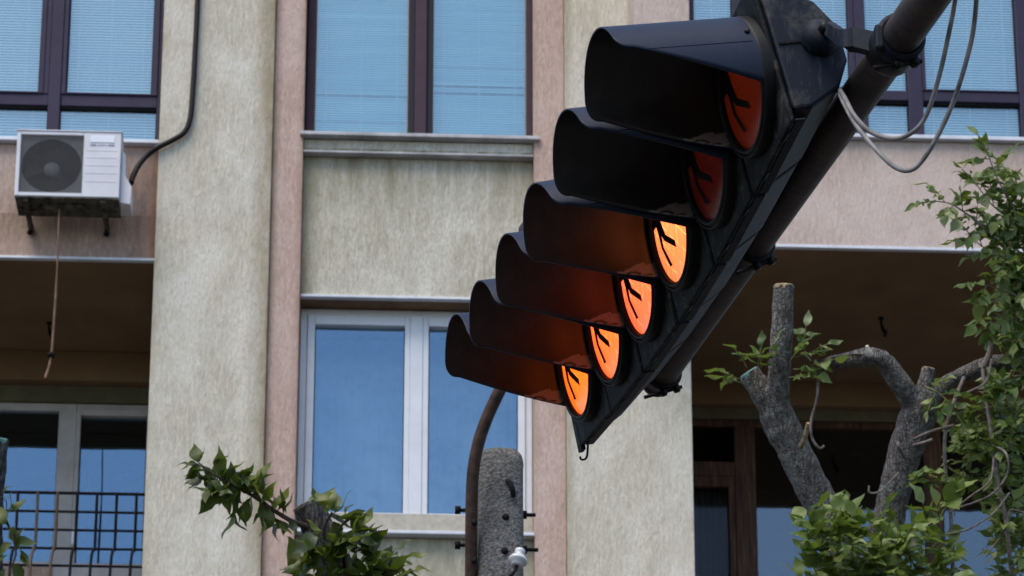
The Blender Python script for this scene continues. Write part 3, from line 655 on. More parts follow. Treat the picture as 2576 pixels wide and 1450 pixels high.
mb = MB(); mb.add([(-.030, .171, -.075), (.006, .171, -.075), (.018, .207, -.024), (-.018, .207, -.024), (-.030, .176, -.077), (.006, .176, -.077), (.018, .211, -.022), (-.018, .211, -.022)], [(0, 1, 2, 3), (4, 7, 6, 5), (0, 4, 5, 1), (1, 5, 6, 2), (2, 6, 7, 3), (3, 7, 4, 0)]); ME['clip'] = mesh_of(mb, 'door_clip', ['signal_plate'])
mb = MB(); mb.box(-.1715, .1715, .198, .2055, -.058, -.0305); ME['flange'] = mesh_of(mb, 'bottom_flange', ['signal_body'])
mb = MB(); mb.lathe([(0, .0), (.007, 0), (.007, .005), (.004, .007), (0, .007)], None, 10); ME['screw'] = mesh_of(mb, 'screw', ['signal_rim'])
mb = MB()
for fs_, u1 in ((9, .285),):
    a = R(fs_); mb.tube([(-(VR+.0036)*math.cos(a), -(VR+.0036)*math.sin(a), u) for u in np.linspace(.02, u1, 12)], .0011, 6)
ME['seam'] = mesh_of(mb, 'visor_seam', ['signal_visor'])
tilts = [1.5, -.3, -3.2, -.4, 0.3, 3.6]
lmats = ['lens_red_dim', 'lens_red_faint_glow', 'lens_amber', 'lens_red_lit', 'lens_orange_lit', 'lens_amber_low']
llab = ['dull red unlit lens with a faint added glow', 'dark red unlit lens with a faint added glow', 'bright amber lit lens', 'red orange lit lens', 'orange lit lens', 'deep amber lit lens']
def child(name, me, parent, M=None, bevel=0):
    o = bpy.data.objects.new(name, me); COL.objects.link(o); o.parent = parent
    if M is not None: o.matrix_local = M
    if bevel:
        b = o.modifiers.new('bevel', 'BEVEL'); b.width = bevel; b.segments = 2; b.limit_method = 'ANGLE'; b.angle_limit = R(30)
    return o
BAS = []
for i, p in enumerate(PS):
    c = (PS[min(i+1, 5)]-PS[max(i-1, 0)]).normalized(); c = (c-NN*c.dot(NN)).normalized(); w = NN.cross(c)
    Mx = Matrix(((c.x, w.x, NN.x, p.x), (c.y, w.y, NN.y, p.y), (c.z, w.z, NN.z, p.z), (0, 0, 0, 1))); BAS.append(Mx)
    s = child('lamp_section', ME['body'], T, Matrix.Translation(-PS[0]) @ Mx, .008)
    child('front_door', ME['plate'], s, None, .006)
    child('lens_rim', ME['rim'], s)
    lm = MB(); lm.v, lm.f, lm.sm, lm.mi = list(lens.v), [list(f) for f in lens.f], list(lens.sm), list(lens.mi)
    lo = child('lens', mesh_of(lm, 'lens', [lmats[i]]), s); lo['label'] = llab[i]
    child('symbol_mask', ME['symbol'], s)
    child('visor', ME['visor'], s, Matrix.Rotation(R(tilts[i]), 4, 'X'))
    child('bottom_flange', ME['flange'], s, None, .003)
    for a in (-.10, .085): child('door_clip', ME['clip'], s, Matrix.Translation((a, 0, 0)), .002)
    child('visor_seam', ME['seam'], s, Matrix.Rotation(R(tilts[i]), 4, 'X'))
    for f in (20, 90, 160):
        a = R(f); r_ = VR+.0033
        Ms = Matrix.Translation((-r_*math.cos(a), -r_*math.sin(a), .022)) @ Vector((-math.cos(a), -math.sin(a), 0)).to_track_quat('Z', 'Y').to_matrix().to_4x4()
        child('screw', ME['screw'], s, Ms)
# end of the head that faces the street: seam, swivel knob, bracket to the clamp on the arm
E0 = BAS[0]
mb = MB(); mb.box(.173, .210, -.19, .216, -.031, -.017); o = mb.build('end_plate', 'signal_plate'); o.parent = T; o.matrix_local = Matrix.Translation(-PS[0]) @ BAS[5]
mb = MB(); mb.add([E0 @ Vector(v) for v in ((-.1745, -.014, -.045), (-.1745, -.008, -.045), (-.1745, -.008, -.205), (-.1745, -.014, -.205), (-.171, -.014, -.045), (-.171, -.008, -.045), (-.171, -.008, -.205), (-.171, -.014, -.205))],
                  [(0, 1, 2, 3), (0, 4, 5, 1), (1, 5, 6, 2), (2, 6, 7, 3), (3, 7, 4, 0)]); mb.build('housing_seam', 'signal_plate', T)
mb = MB(); mb.box(-.176, .176, -.180, .180, -.036, -.030)
kn = E0 @ Vector((-.171, -.010, -.150)); axk = -Vector((E0[0][0], E0[1][0], E0[2][0]))
Mk = Matrix.Translation(kn) @ axk.to_track_quat('Z', 'Y').to_matrix().to_4x4()
mb = MB(); mb.lathe([(.048, -.004), (.048, .010), (.044, .026), (.034, .038), (.018, .045), (0, .047)], Mk, 32); mb.build('swivel_knob', 'signal_body', T)
MB().lathe([(0, .066), (.014, .066), (.016, .060), (.016, .045), (0, .045)], Mk, 6).build('swivel_bolt', 'signal_rim', T)
tw = m0+ax*.02
ka = Mk @ Vector((0, 0, .052)); 
mid1 = at(2150, 101, 7.62); mid2 = at(2200, 112, 7.60)
br = smooth_pts([ka+Vector((.01, 0, 0)), at(2125, 100, 7.63), mid1, mid2, at(2228, 118, 7.58)], 5)
mb = MB(); vs = []; n = len(br)
for i, q in enumerate(br):
    t = (br[min(i+1, n-1)]-br[max(0, i-1)]).normalized(); side = t.cross(Vector((0, 0, 1))).normalized(); h = .020+.010*math.sin(math.pi*min(1, i/n)*.5)
    for (a, b) in ((-.014, -1), (.014, -1), (.014, 1), (-.014, 1)): vs.append(q+side*a+Vector((0, 0, b*h)))
fs = [(i*4+j, i*4+(j+1) % 4, i*4+4+(j+1) % 4, i*4+4+j) for i in range(n-1) for j in range(4)]+[(0, 1, 2, 3), (n*4-4, n*4-3, n*4-2, n*4-1)]
mb.add(vs, fs); mb.build('bracket', 'signal_body', T, .005)
def ring(center, rad, wid, mat, name, lug=True, lugdir=None):
    Q = Matrix.Translation(center) @ ax.to_track_quat('Z', 'Y').to_matrix().to_4x4()
    mb = MB(); mb.lathe([(rad, -wid), (rad+.008, -wid), (rad+.011, -wid*.6), (rad+.011, wid*.6), (rad+.008, wid), (rad, wid)], Q, 40)
    o = mb.build(name, mat, T)
    if lug:
        d = Vector(lugdir).normalized(); d = (d-ax*d.dot(ax)).normalized(); s_ = ax.cross(d)
        b0 = center+d*(rad+.012)
        MB().tube([b0-s_*.04, b0+s_*.085], .006, 8).build('clamp_bolt', 'signal_rim', T)
        for k in (-.022, .022):
            mb = MB(); mb.lathe([(0, -.008), (.014, -.008), (.014, .008), (0, .008)], Matrix.Translation(b0+s_*k) @ s_.to_track_quat('Z', 'Y').to_matrix().to_4x4(), 6); mb.build('clamp_nut', 'signal_rim', T)
    return o
ring(at(2262, 100, 7.56), .050, .026, 'signal_body', 'pole_clamp', True, (.3, -.2, -1))
ring(at(2246, 122, 7.60), .050, .034, 'signal_rim', 'pole_clamp', False)
ring(at(2240, 131, 7.63), .050, .010, 'rust_brown', 'clamp_strap', False)
mb = MB(); c_ = at(2196, 92, 7.53); mb.box(c_.x+.004, c_.x+.026, c_.y-.01, c_.y+.02, c_.z-.035, c_.z+.03); mb.build('clamp_block', 'signal_body', T, .006)
ring(m0.lerp(m1, .540), .048, .012, 'signal_rim', 'pole_clamp', True, (.5, -.1, -1))
ring(m0.lerp(m1, .972), .0465, .016, 'signal_rim', 'pole_clamp', True, (.4, -.1, -1))
# wire hook at the lower end
hk = BAS[5] @ Vector((.14, .186, -.03))
MB().tube(smooth_pts([hk, hk+Vector((.004, 0, -.02)), hk+Vector((.002, 0, -.06)), hk+Vector((-.004, 0, -.075)), hk+Vector((-.016, 0, -.077)), hk+Vector((-.02, 0, -.068))], 5), .0035, 8).build('wire_hook', 'black', T)

# ------------------------------------------------------------------ slack cables
c1 = [(2112, 226, 7.75), (2126, 248, 7.66), (2150, 292, 7.58), (2190, 332, 7.55), (2243, 349, 7.52), (2288, 338, 7.5), (2328, 295, 7.48), (2362, 195, 7.45), (2388, 80, 7.42), (2403, 0, 7.4), (2420, -110, 7.3)]
c2 = [(2110, 230, 7.76), (2124, 262, 7.66), (2150, 310, 7.58), (2182, 352, 7.54), (2218, 392, 7.5), (2250, 420, 7.48), (2282, 430, 7.46), (2312, 414, 7.44), (2352, 355, 7.42), (2396, 262, 7.4), (2432, 150, 7.36), (2452, 50, 7.34), (2462, -110, 7.25)]
for pts, lab in ((c1, 'pale grey cable in the shorter loop beside the mast arm'), (c2, 'pale grey cable in the longer lower loop beside the mast arm')):
    o = MB().tube(smooth_pts([at(*p) for p in pts], 7), .0058, 10).build('signal_cable', 'cable_grey'); tag(o, lab, 'cable', 'slack cables by the mast arm')

# ------------------------------------------------------------------ trees
def leaf_mesh(name, mat, wid, fold, curl, seed):
    r = random.Random(seed); st = [(0, 0), (.10, .17), (.25, .40), (.42, .47), (.60, .38), (.76, .22), (.89, .085), (1, 0)]
    vs = []; fs = []; idx = []
    for t, w in st:
        w = w*wid*(1+r.uniform(-.12, .12)); y = t; z = -curl*t*t+.06*math.sin(t*8+seed*2)
        if w == 0: vs.append((0, y, z)); idx.append((len(vs)-1,))
        else:
            k = len(vs); bx = .05*math.sin(t*4+seed); vs += [(bx-w, y, z+w*fold*r.uniform(.6, 1.5)), (bx, y, z), (bx+w, y, z+w*fold*r.uniform(.4, 1.5))]; idx.append((k, k+1, k+2))
    for a, b in zip(idx[:-1], idx[1:]):
        if len(a) == 1: fs += [(a[0], b[1], b[0]), (a[0], b[2], b[1])]
        elif len(b) == 1: fs += [(a[0], a[1], b[0]), (a[1], a[2], b[0])]
        else: fs += [(a[0], a[1], b[1], b[0]), (a[1], a[2], b[2], b[1])]
    me = bpy.data.meshes.new(name); me.from_pydata(vs, [], fs); me.polygons.foreach_set('use_smooth', [True]*len(fs)); me.materials.append(MATS[mat]); return me
def leafset(mat): return [leaf_mesh('leaf', mat, w, f, c, k) for k, (w, f, c) in enumerate(((.55, .35, .18), (.62, .2, .32), (.5, .5, .08), (.66, .3, .45), (.48, .15, -.1)))]
class Tree:
    def __init__(s, name, base, label, mat, bark='bark', seed=1, twig='twig_green'):
        s.o = root(name, base, label, 'tree', 'pruned trees in front of the facade'); s.leaves = []; s.tw = MB(); s.meshes = leafset(mat); s.bark = bark; s.r = random.Random(seed); s.twig = twig; s.mat = mat; s.n = 0; s.k = 1.0
    def limb(s, name, pts, d0=None, mat=None, wob=.12, n=20, k=8, cut=None):
        """pts: (x, y, radius in photo-grid pixels, depth)"""
        P = smooth_pts([at(x, y, d) for x, y, r, d in pts], k); rad = lerp_list([r*d/F for x, y, r, d in pts], len(P))
        s.n += 1
        o = MB().tube(P, rad, n, True, 0, wob, s.n*3.1).build(name, mat or s.bark, s.o)
        if cut:
            t = (P[-1]-P[-2]).normalized()
            MB().lathe([(0, .006), (rad[-1]*.86, .005), (rad[-1]*1.0, -.004), (rad[-1]*.97, -.02)], Matrix.Translation(P[-1]) @ t.to_track_quat('Z', 'Y').to_matrix().to_4x4(), 18).build('cut_end', cut, s.o)
        return o
    def leaf(s, p, d, size, up=None):
        d = d.normalized(); size *= s.k; up = up or Vector((s.r.uniform(-.7, .7), s.r.uniform(-1.0, .1), s.r.uniform(.1, 1))); x = d.cross(up)
        if x.length < .05: x = d.orthogonal()
        x.normalize(); z = x.cross(d)
        s.leaves.append((Matrix(((x.x*size, d.x*size, z.x*size, p.x), (x.y*size, d.y*size, z.y*size, p.y), (x.z*size, d.z*size, z.z*size, p.z), (0, 0, 0, 1))), size))
    def compound(s, p, d, length, size, pairs=3, droop=.5):
        r = s.r; d = d.normalized(); pts = [p]; q = p.copy(); dd = d.copy()
        for i in range(pairs+1):
            dd = (dd+Vector((r.uniform(-.12, .12), r.uniform(-.12, .12), -droop*.22))).normalized(); q = q+dd*(length/(pairs+1)); pts.append(q.copy())
        s.tw.tube(smooth_pts(pts, 2), [.0024]*(2*len(pts)-1), 5)
        side0 = dd.cross(Vector((0, -.5, 1)))
        if side0.length < .1: side0 = dd.orthogonal()
        side0.normalize()
        for i in range(1, pairs+1):
            t = (pts[i+1]-pts[i]).normalized()
            for sg in (-1, 1):
                if r.random() < .06: continue
                dl = (t*r.uniform(.45, .8)+side0*sg*r.uniform(.7, 1.0)+Vector((r.uniform(-.25, .25), r.uniform(-.35, .35), r.uniform(-.45, .15)))).normalized()
                s.leaf(pts[i], dl, size*r.uniform(.7, 1.1))
        s.leaf(pts[-1], dd+Vector((0, 0, -.2)), size*r.uniform(.9, 1.2))
    def twigpath(s, pts, rad=.005, every=26, size=.075, length=.13, pairs=3, spread=1.0, droop=.5, mat=None, tip=True):
        P = smooth_pts([at(*p) for p in pts], 8); k = len(P)
        if mat: MB().tube(P, [rad*(1-.6*i/k) for i in range(k)], 7, True, 0, .05).build('twig', mat, s.o)
        else: s.tw.tube(P, [rad*(1-.6*i/k) for i in range(k)], 6)
        acc = 0; step = every*pts[0][2]/F; sg = 1
        for i in range(1, k):
            acc += (P[i]-P[i-1]).length
            if acc > step:
                acc = 0; t = (P[min(i+1, k-1)]-P[i-1]).normalized(); sd = t.cross(Vector((0, 1, 0))).normalized()*sg; sg = -sg
                d = t*.6+sd*spread*s.r.uniform(.5, 1)+Vector((0, s.r.uniform(-.6, .5), s.r.uniform(-.1, .35)))
                s.compound(P[i], d, length*s.r.uniform(.7, 1.15), size, pairs, droop)
        if tip: s.compound(P[-1], P[-1]-P[-3], length, size, pairs, droop)
    def clump(s, cx, cy, rx, ry, n, d, dd=.25, size=.075, length=.14, pairs=3, up=.5, droop=.4):
        for _ in range(n):
            a = s.r.uniform(0, 2*math.pi); q = math.sqrt(s.r.random())
            x, y = cx+rx*q*math.cos(a), cy+ry*q*math.sin(a)
            p = at(x, y, d+s.r.uniform(-dd, dd)); cen = at(cx, cy+ry*.6, d)
            dr = (p-cen).normalized()*.8+Vector((s.r.uniform(-.6, .6), s.r.uniform(-.9, .3), up+s.r.uniform(-.5, .5)))
            s.compound(p-dr.normalized()*length*.5, dr, length*s.r.uniform(.7, 1.2), size, pairs, droop)
    def finish(s, name='crown'):
        w = Vector(s.o['_w']); cr = s.tw.build(name, s.twig, s.o)
        s.leaves.sort(key=lambda q: -q[1]/(q[0].translation-CAM).length)
        T0 = Matrix.Translation(-w)
        for M_, sz in s.leaves[:300]:
            o = bpy.data.objects.new('leaf', s.meshes[s.r.randrange(5)]); COL.objects.link(o); o.parent = cr; o.matrix_local = T0 @ M_
        rest = s.leaves[300:]
        if rest:
            mb = MB()
            for M_, sz in rest:
                me = s.meshes[s.r.randrange(5)]
                mb.add([M_ @ v.co for v in me.vertices], [tuple(p.vertices) for p in me.polygons], True)
            me = bpy.data.meshes.new('foliage'); me.from_pydata([tuple(Vector(v)-w) for v in mb.v], [], mb.f); me.polygons.foreach_set('use_smooth', mb.sm); me.materials.append(MATS[s.mat])
            o = bpy.data.objects.new('foliage', me); COL.objects.link(o); o.parent = s.o; tag(o, kind='stuff')

DT = 14.0
tb = at(2185, 1760, DT)
TR = Tree('pruned_tree', (tb.x, tb.y, 0), 'pruned tree with two thick grey lichen covered limbs and light green leaves at right', 'leaf_light', 'bark', 5)
TR.k = 1.08
mb = MB().tube([(tb.x, tb.y, 0), (tb.x+.02, tb.y, 2), (tb.x-.03, tb.y, 4), (tb.x, tb.y, tb.z+.1)], [.24, .19, .17, .16], 24, True, 0, .08); mb.build('trunk', 'bark', TR.o)
TR.limb('limb', [(2185, 1770, 70, DT), (2140, 1560, 55, DT), (2110, 1380, 47, DT), (2072, 1285, 43, DT), (2020, 1180, 42, DT), (1975, 1090, 44, DT), (1952, 1040, 44, DT), (1935, 1010, 30, DT)])
TR.limb('branch_stub', [(1958, 1060, 34, DT), (1925, 1000, 33, DT), (1895, 955, 29, DT), (1884, 938, 27, DT)], cut='paint_green')
TR.limb('branch_stub', [(1958, 1070, 36, DT), (1956, 1000, 30, DT-.03), (1962, 920, 29, DT-.05), (1968, 820, 27, DT-.06), (1972, 719, 26, DT-.06)], cut='cut_wood')
TR.limb('limb', [(2185, 1770, 70, DT), (2215, 1500, 52, DT), (2226, 1360, 42, DT), (2240, 1280, 40, DT), (2268, 1170, 42, DT), (2298, 1080, 46, DT), (2318, 1020, 46, DT), (2330, 985, 36, DT)])
TR.limb('branch', [(2312, 1040, 30, DT), (2290, 1000, 30, DT-.03), (2258, 955, 27, DT-.06), (2228, 915, 25, DT-.08), (2190, 898, 24, DT-.1), (2140, 905, 19, DT-.12), (2095, 912, 17, DT-.12), (2070, 922, 14, DT-.12)])
TR.limb('branch_stub', [(2189, 893, 9, DT-.18), (2185, 884, 8, DT-.19), (2181, 870, 4, DT-.2)], mat='pale_wood')
TR.limb('branch_stub', [(2318, 1010, 26, DT), (2328, 965, 20, DT), (2336, 928, 17, DT)], cut='cut_wood')
TR.limb('branch', [(2322, 1020, 30, DT+.02), (2365, 975, 20, DT+.1), (2420, 945, 19, DT+.15), (2480, 920, 22, DT+.2), (2530, 912, 21, DT+.2), (2590, 902, 22, DT+.2), (2680, 890, 24, DT+.2)])
TR.limb('branch', [(2470, 930, 12, DT+.1), (2485, 905, 10, DT+.1), (2495, 860, 7, DT+.1)], mat='twig_wood')
TR.limb('branch_stub', [(2015, 1125, 6, DT-.1), (2024, 1105, 6, DT-.16), (2034, 1065, 6, DT-.2)], mat='cut_wood')
def twig(pts, r, mat='twig_wood'): TR.limb('twig', [(x, y, r, d) for x, y, d in pts], mat=mat, wob=.06, n=8, k=6)
twig([(2425, 950, 13.95), (2400, 1010, 13.85), (2378, 1090, 13.8), (2378, 1180, 13.8), (2390, 1280, 13.8), (2396, 1380, 13.8), (2396, 1470, 13.8)], 4.8)
twig([(2472, 930, 14.0), (2482, 1010, 13.9), (2496, 1110, 13.85), (2510, 1210, 13.85), (2530, 1310, 13.85), (2545, 1450, 13.85)], 5.2)
twig([(2495, 905, 14), (2480, 960, 13.8), (2440, 985, 13.8), (2400, 1000, 13.8)], 3)
twig([(2495, 1120, 13.85), (2530, 1140, 13.7), (2535, 1190, 13.7), (2500, 1240, 13.7), (2450, 1265, 13.7), (2400, 1280, 13.8)], 2.8)
twig([(2390, 1290, 13.75), (2440, 1250, 13.7), (2490, 1210, 13.7), (2500, 1150, 13.8)], 2.4)
twig([(2540, 1240, 13.8), (2500, 1290, 13.75), (2440, 1330, 13.7), (2380, 1345, 13.7)], 2.3)
twig([(2060, 925, 13.85), (2055, 1000, 13.8), (2040, 1062, 13.78), (2044, 1105, 13.78), (2062, 1128, 13.78), (2074, 1122, 13.78)], 3.4)
twig([(2260, 1190, 13.9), (2215, 1235, 13.75), (2188, 1240, 13.7), (2186, 1222, 13.7)], 2.6)
twig([(2300, 1105, 13.9), (2345, 1085, 13.8), (2400, 1070, 13.8)], 4)
twig([(2300, 1120, 13.85), (2330, 1112, 13.75), (2345, 1106, 13.75)], 4)
twig([(2275, 1150, 13.85), (2262, 1128, 13.75), (2258, 1112, 13.75)], 4)
twig([(2240, 905, 13.9), (2160, 892, 13.85), (2100, 905, 13.8), (2050, 950, 13.8)], 2.4, 'twig_dark')
twig([(2576, 1290, 13.8), (2540, 1285, 13.8), (2530, 1330, 13.8), (2480, 1400, 13.8)], 2.3)
# leaves near the cut limbs
for (x, y, dx, dz) in ((1868, 965, -.9, .2), (1878, 925, -.5, .9), (1860, 955, -1, .5), (1905, 935, .1, 1), (1915, 925, -.2, 1), (1930, 915, .3, .8)):
    TR.compound(at(x, y, DT-.15), Vector((dx, -.4, dz)), .09, .072, 2, .2)
for (x, y, dx, dz) in ((1990, 905, .6, .8), (2000, 900, 1, .3), (1995, 930, 1, 0), (2020, 880, .2, 1), (2030, 895, .8, .5), (2000, 945, 1, -.1), (1985, 950, .7, -.1), (2040, 920, .8, .1)):
    TR.compound(at(x, y, DT-.15), Vector((dx, -.4, dz)), .10, .072, 2, .2)
TR.twigpath([(2330, 975, 13.85), (2355, 985, 13.8), (2385, 1010, 13.75), (2400, 1030, 13.75)], .004, 18, .06, .09, 2)
# upper right sprays
sp = dict(size=.066, length=.105, pairs=3, every=24)
TR.twigpath([(2640, 690, 14), (2560, 650, 14), (2490, 590, 13.9), (2440, 545, 13.85), (2395, 515, 13.8), (2368, 508, 13.8)], .006, mat='twig_wood', **sp)
TR.twigpath([(2640, 640, 14.1), (2570, 560, 14), (2530, 490, 13.9), (2505, 440, 13.9), (2488, 395, 13.9)], .006, mat='twig_wood', **sp)
TR.twigpath([(2640, 560, 14.1), (2580, 500, 14), (2545, 450, 14), (2525, 420, 14)], .005, **sp)
TR.twigpath([(2660, 740, 14.1), (2600, 690, 14), (2530, 650, 13.9), (2470, 620, 13.9), (2440, 590, 13.9)], .005, **sp)
TR.twigpath([(2650, 700, 14.2), (2600, 620, 14.1), (2560, 560, 14), (2500, 520, 13.9), (2460, 470, 13.9)], .005, **sp)
TR.twigpath([(2640, 800, 14), (2590, 760, 13.9), (2520, 730, 13.85), (2470, 715, 13.8)], .005, mat='twig_wood', **sp)
TR.twigpath([(2650, 860, 14), (2590, 830, 13.9), (2530, 800, 13.85), (2490, 800, 13.8)], .004, **sp)
TR.clump(2555, 560, 65, 140, 28, 14.1, .2, .066, .11, 3, .3)
TR.clump(2555, 780, 50, 120, 22, 14.1, .2, .066, .11, 3, .0)
TR.clump(2545, 960, 55, 60, 12, 14.3, .1, .064, .11, 3, .0)
# right hand mass below the branch
TR.clump(2500, 1080, 85, 110, 40, 14.25, .2, .062, .11, 3, -.1, .6)
TR.clump(2440, 1120, 60, 100, 16, 14.15, .15, .062, .11, 3, -.1, .6)
TR.clump(2550, 1250, 50, 130, 26, 14.2, .2, .062, .11, 3, 0, .6)
TR.clump(2560, 1420, 70, 60, 14, 14.0, .2, .066, .12, 3, .3)
for (x, y) in ((2375, 1195), (2345, 1200), (2360, 1225), (2405, 1215), (2330, 1215)): TR.compound(at(x, y, 13.8), Vector((-.4, -.4, .1)), .08, .07, 2, .4)
for (x, y) in ((2350, 1300), (2375, 1290), (2330, 1310), (2365, 1320), (2400, 1300)): TR.compound(at(x, y, 13.6), Vector((rng.uniform(-.6, .6), -.6, .8)), .08, .098, 1, .2)
TR.clump(2530, 1060, 60, 120, 26, 13.95, .15, .062, .11, 3, .0, .5)
TR.clump(2470, 1180, 70, 70, 16, 14.1, .1, .06, .10, 3, .0, .5)
TR.clump(2555, 1330, 50, 110, 22, 13.9, .15, .064, .11, 3, .1, .5)
TR.clump(2570, 900, 40, 120, 16, 13.95, .15, .064, .11, 3, .0, .5)
TR.clump(2580, 650, 40, 120, 14, 13.95, .15, .064, .11, 3, .1, .4)
# bottom mass around the limbs
TR.clump(2150, 1380, 125, 95, 40, 13.55, .25, .084, .13, 3, .7, .2)
TR.clump(2290, 1400, 110, 75, 34, 13.6, .25, .078, .13, 3, .6, .2)
TR.clump(2080, 1330, 60, 45, 10, 13.5, .15, .088, .12, 2, .8, .2)
TR.clump(2210, 1490, 230, 60, 36, 13.6, .3, .084, .14, 3, .6, .2)
TR.finish()

DL = 13.0
tb = at(900, 1640, DL)
TL = Tree('pruned_tree', (tb.x, tb.y, 0), 'small pruned tree stub with dark green leaves in front of the white window', 'leaf_dark', 'bark_dark', 9, 'twig_dark')
MB().tube([(tb.x, tb.y, 0), (tb.x, tb.y, 3), (tb.x, tb.y, tb.z+.05)], [.17, .13, .11], 20, True, 0, .08).build('trunk', 'bark_dark', TL.o)
TL.k = 1.25
TL.limb('limb', [(900, 1650, 66, DL), (880, 1540, 54, DL), (845, 1430, 46, DL), (805, 1340, 42, DL), (772, 1268, 38, DL)], cut='cut_grey')
TL.limb('branch', [(800, 1350, 12, DL), (770, 1325, 8, DL-.05), (735, 1312, 6.5, DL-.08), (690, 1285, 5.5, DL-.08), (640, 1250, 5, DL-.08), (590, 1222, 4, DL-.08), (540, 1195, 3, DL-.1), (500, 1165, 2, DL-.1)], mat='twig_dark', wob=.05, n=8)
def pxl(x, y, dx, dy, ln, dd=0):          # one big leaf from a base point towards a direction given on the photo grid
    p = at(x, y, DL-.1+dd); q = at(x+dx, y+dy, DL-.1+dd+TL.r.uniform(-.03, .03)); TL.leaf(p, q-p, ln*DL/F)
    a = TL.r.uniform(-1.0, 1.0); ex, ey = dx*math.cos(a)-dy*math.sin(a), dx*math.sin(a)+dy*math.cos(a); jx, jy = TL.r.uniform(-16, 16), TL.r.uniform(-14, 14)
    p = at(x+jx, y+jy, DL-.05+dd); q = at(x+jx+ex, y+jy+ey, DL-.05+dd+TL.r.uniform(-.05, .05)); TL.leaf(p, q-p, ln*.8*DL/F)
for (x, y, dx, dy, ln) in ((500, 1165, -8, -38, 42), (500, 1170, -35, -8, 46), (505, 1175, -30, 18, 40), (505, 1160, 6, -30, 30), (520, 1180, -38, 12, 52), (515, 1190, -28, 40, 60), (530, 1195, -8, 60, 66), (545, 1200, 15, -50, 62), (560, 1205, 30, -48, 55), (570, 1215, 30, 40, 52),
                          (590, 1222, -10, -45, 50), (600, 1225, 25, -50, 60), (610, 1235, 40, -40, 56), (600, 1235, -6, 50, 62), (585, 1225, -20, 35, 50), (625, 1245, 36, -56, 66), (640, 1250, 20, -52, 58), (630, 1252, -14, 52, 60), (590, 1290, -20, 60, 64), (650, 1262, 35, 42, 52), (660, 1268, 34, -50, 58), (690, 1285, 30, -55, 60), (700, 1290, 10, -50, 52), (680, 1285, -10, 46, 50),
                          (655, 1212, 10, -48, 46), (715, 1300, 12, -50, 54), (690, 1305, -4, 50, 48), (700, 1318, 28, 26, 42), (665, 1300, -6, 48, 46), (725, 1305, 20, 36, 40), (545, 1225, -40, 60, 70), (560, 1230, 12, 52, 58), (610, 1260, 2, 48, 56), (535, 1180, 26, -28, 44), (555, 1185, 30, 20, 50), (520, 1205, 30, 30, 52), (575, 1200, 40, 14, 50), (610, 1215, 40, 18, 52), (640, 1235, 44, 10, 50)):
    pxl(x, y, dx, dy, ln)
TL.limb('twig', [(820, 1400, 4, DL-.1), (815, 1330, 3.5, DL-.15), (835, 1290, 3, DL-.2)], mat='twig_dark', wob=.05, n=7)
TL.limb('twig', [(870, 1460, 6, DL-.1), (862, 1390, 5, DL-.15), (850, 1340, 4, DL-.18), (880, 1300, 3, DL-.2)], mat='twig_dark', wob=.05, n=7)
for (x, y, dx, dy, ln) in ((790, 1262, 40, -22, 46), (815, 1290, 20, -50, 62), (835, 1300, 46, -48, 70), (845, 1290, -6, -48, 54), (850, 1310, 55, -30, 60), (870, 1320, 52, -34, 56), (880, 1305, 40, -20, 40), (875, 1345, 60, -12, 60), (895, 1350, 55, -30, 62), (880, 1370, 60, 10, 64), (905, 1385, 50, -26, 62), (800, 1345, -46, 24, 62), (790, 1370, -34, 44, 66), (810, 1370, -20, 52, 62), (830, 1360, 6, 54, 60), (810, 1340, -30, -20, 44),
                          (845, 1345, 26, 50, 58), (860, 1400, 30, 46, 60), (800, 1410, -60, 10, 62), (790, 1420, -55, 34, 60), (770, 1440, -45, -10, 56), (820, 1420, -20, 50, 60), (900, 1410, 54, 8, 60), (920, 1420, 40, -34, 54), (935, 1430, 60, 4, 56), (955, 1440, 55, -20, 58), (985, 1445, 30, -50, 56), (1000, 1450, 34, -20, 44), (880, 1420, 4, 52, 56), (850, 1430, -14, 40, 54), (760, 1450, -30, 30, 50), (830, 1320, 30, 26, 52), (860, 1350, -20, 40, 48), (905, 1330, 24, -44, 52), (920, 1400, 46, -50, 60), (950, 1460, 10, -50, 56)):
    pxl(x, y, dx, dy, ln, -.1)
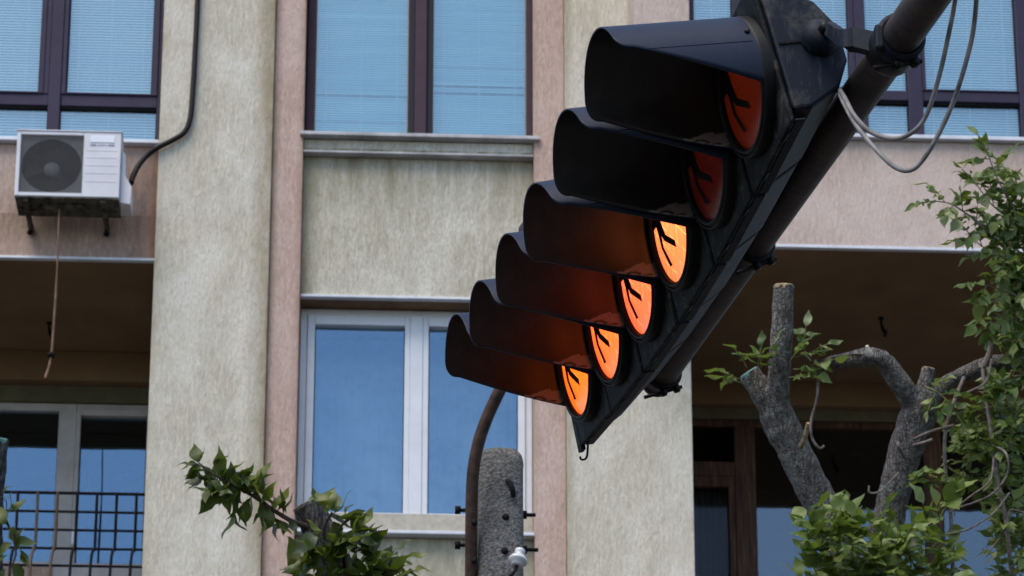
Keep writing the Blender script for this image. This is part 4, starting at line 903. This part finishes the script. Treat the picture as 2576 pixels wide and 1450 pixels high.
TL.clump(930, 1440, 90, 30, 8, DL-.12, .1, .07, .09, 2, .4, .2)
TL.clump(560, 1215, 70, 38, 7, DL-.06, .06, .055, .07, 2, .1, .5)
TL.clump(850, 1480, 150, 45, 12, DL-.1, .15, .085, .11, 2, .5, .2)
TL.clump(860, 1400, 60, 60, 6, DL-.15, .08, .07, .09, 2, .3, .2)
TL.finish()

tb = at(-30, 1700, 13.0)
TX = Tree('pruned_tree', (tb.x, tb.y, 0), 'cut tree stub with green painted top at the far left edge', 'leaf_dark', 'bark_dark', 21, 'twig_dark')
MB().tube([(tb.x, tb.y, 0), (tb.x, tb.y, 3), (tb.x, tb.y, tb.z+.05)], [.15, .11, .09], 20, True, 0, .08).build('trunk', 'bark_dark', TX.o)
TX.k = 1.3
TX.limb('limb', [(-30, 1710, 50, 13), (-30, 1500, 40, 13), (-28, 1330, 34, 13), (-20, 1200, 33, 13), (-10, 1105, 33, 13)], cut='paint_green')
DLs = DL
for (x, y, dx, dy, ln) in ((20, 1300, 14, -50, 54), (35, 1290, 14, -30, 36), (10, 1310, -24, 20, 46), (15, 1320, -20, -36, 50), (30, 1325, 16, 40, 46), (40, 1370, 30, -10, 40), (45, 1375, 26, 34, 44), (30, 1365, -24, 20, 40), (35, 1370, 20, -36, 40), (50, 1385, 18, 36, 40), (20, 1400, -40, 16, 50), (30, 1420, 26, 40, 50), (15, 1430, -10, 44, 56), (5, 1240, 12, -10, 26), (8, 1255, 12, 16, 28), (0, 1250, 20, 2, 30)):
    p = at(x, y, 12.9); q = at(x+dx, y+dy, 12.9); TX.leaf(p, q-p, ln*12.9/F)
TX.limb('twig', [(-20, 1260, 4, 13), (5, 1290, 4, 12.95), (28, 1340, 3, 12.9), (40, 1390, 2.4, 12.9), (25, 1440, 2, 12.9), (20, 1470, 2, 12.9)], mat='twig_dark', wob=.05, n=7)
TX.tw.tube([at(-20, 1260, 13), at(5, 1250, 12.95)], .003, 5)
TX.finish()
for o in bpy.data.objects:
    if '_w' in o: del o['_w']
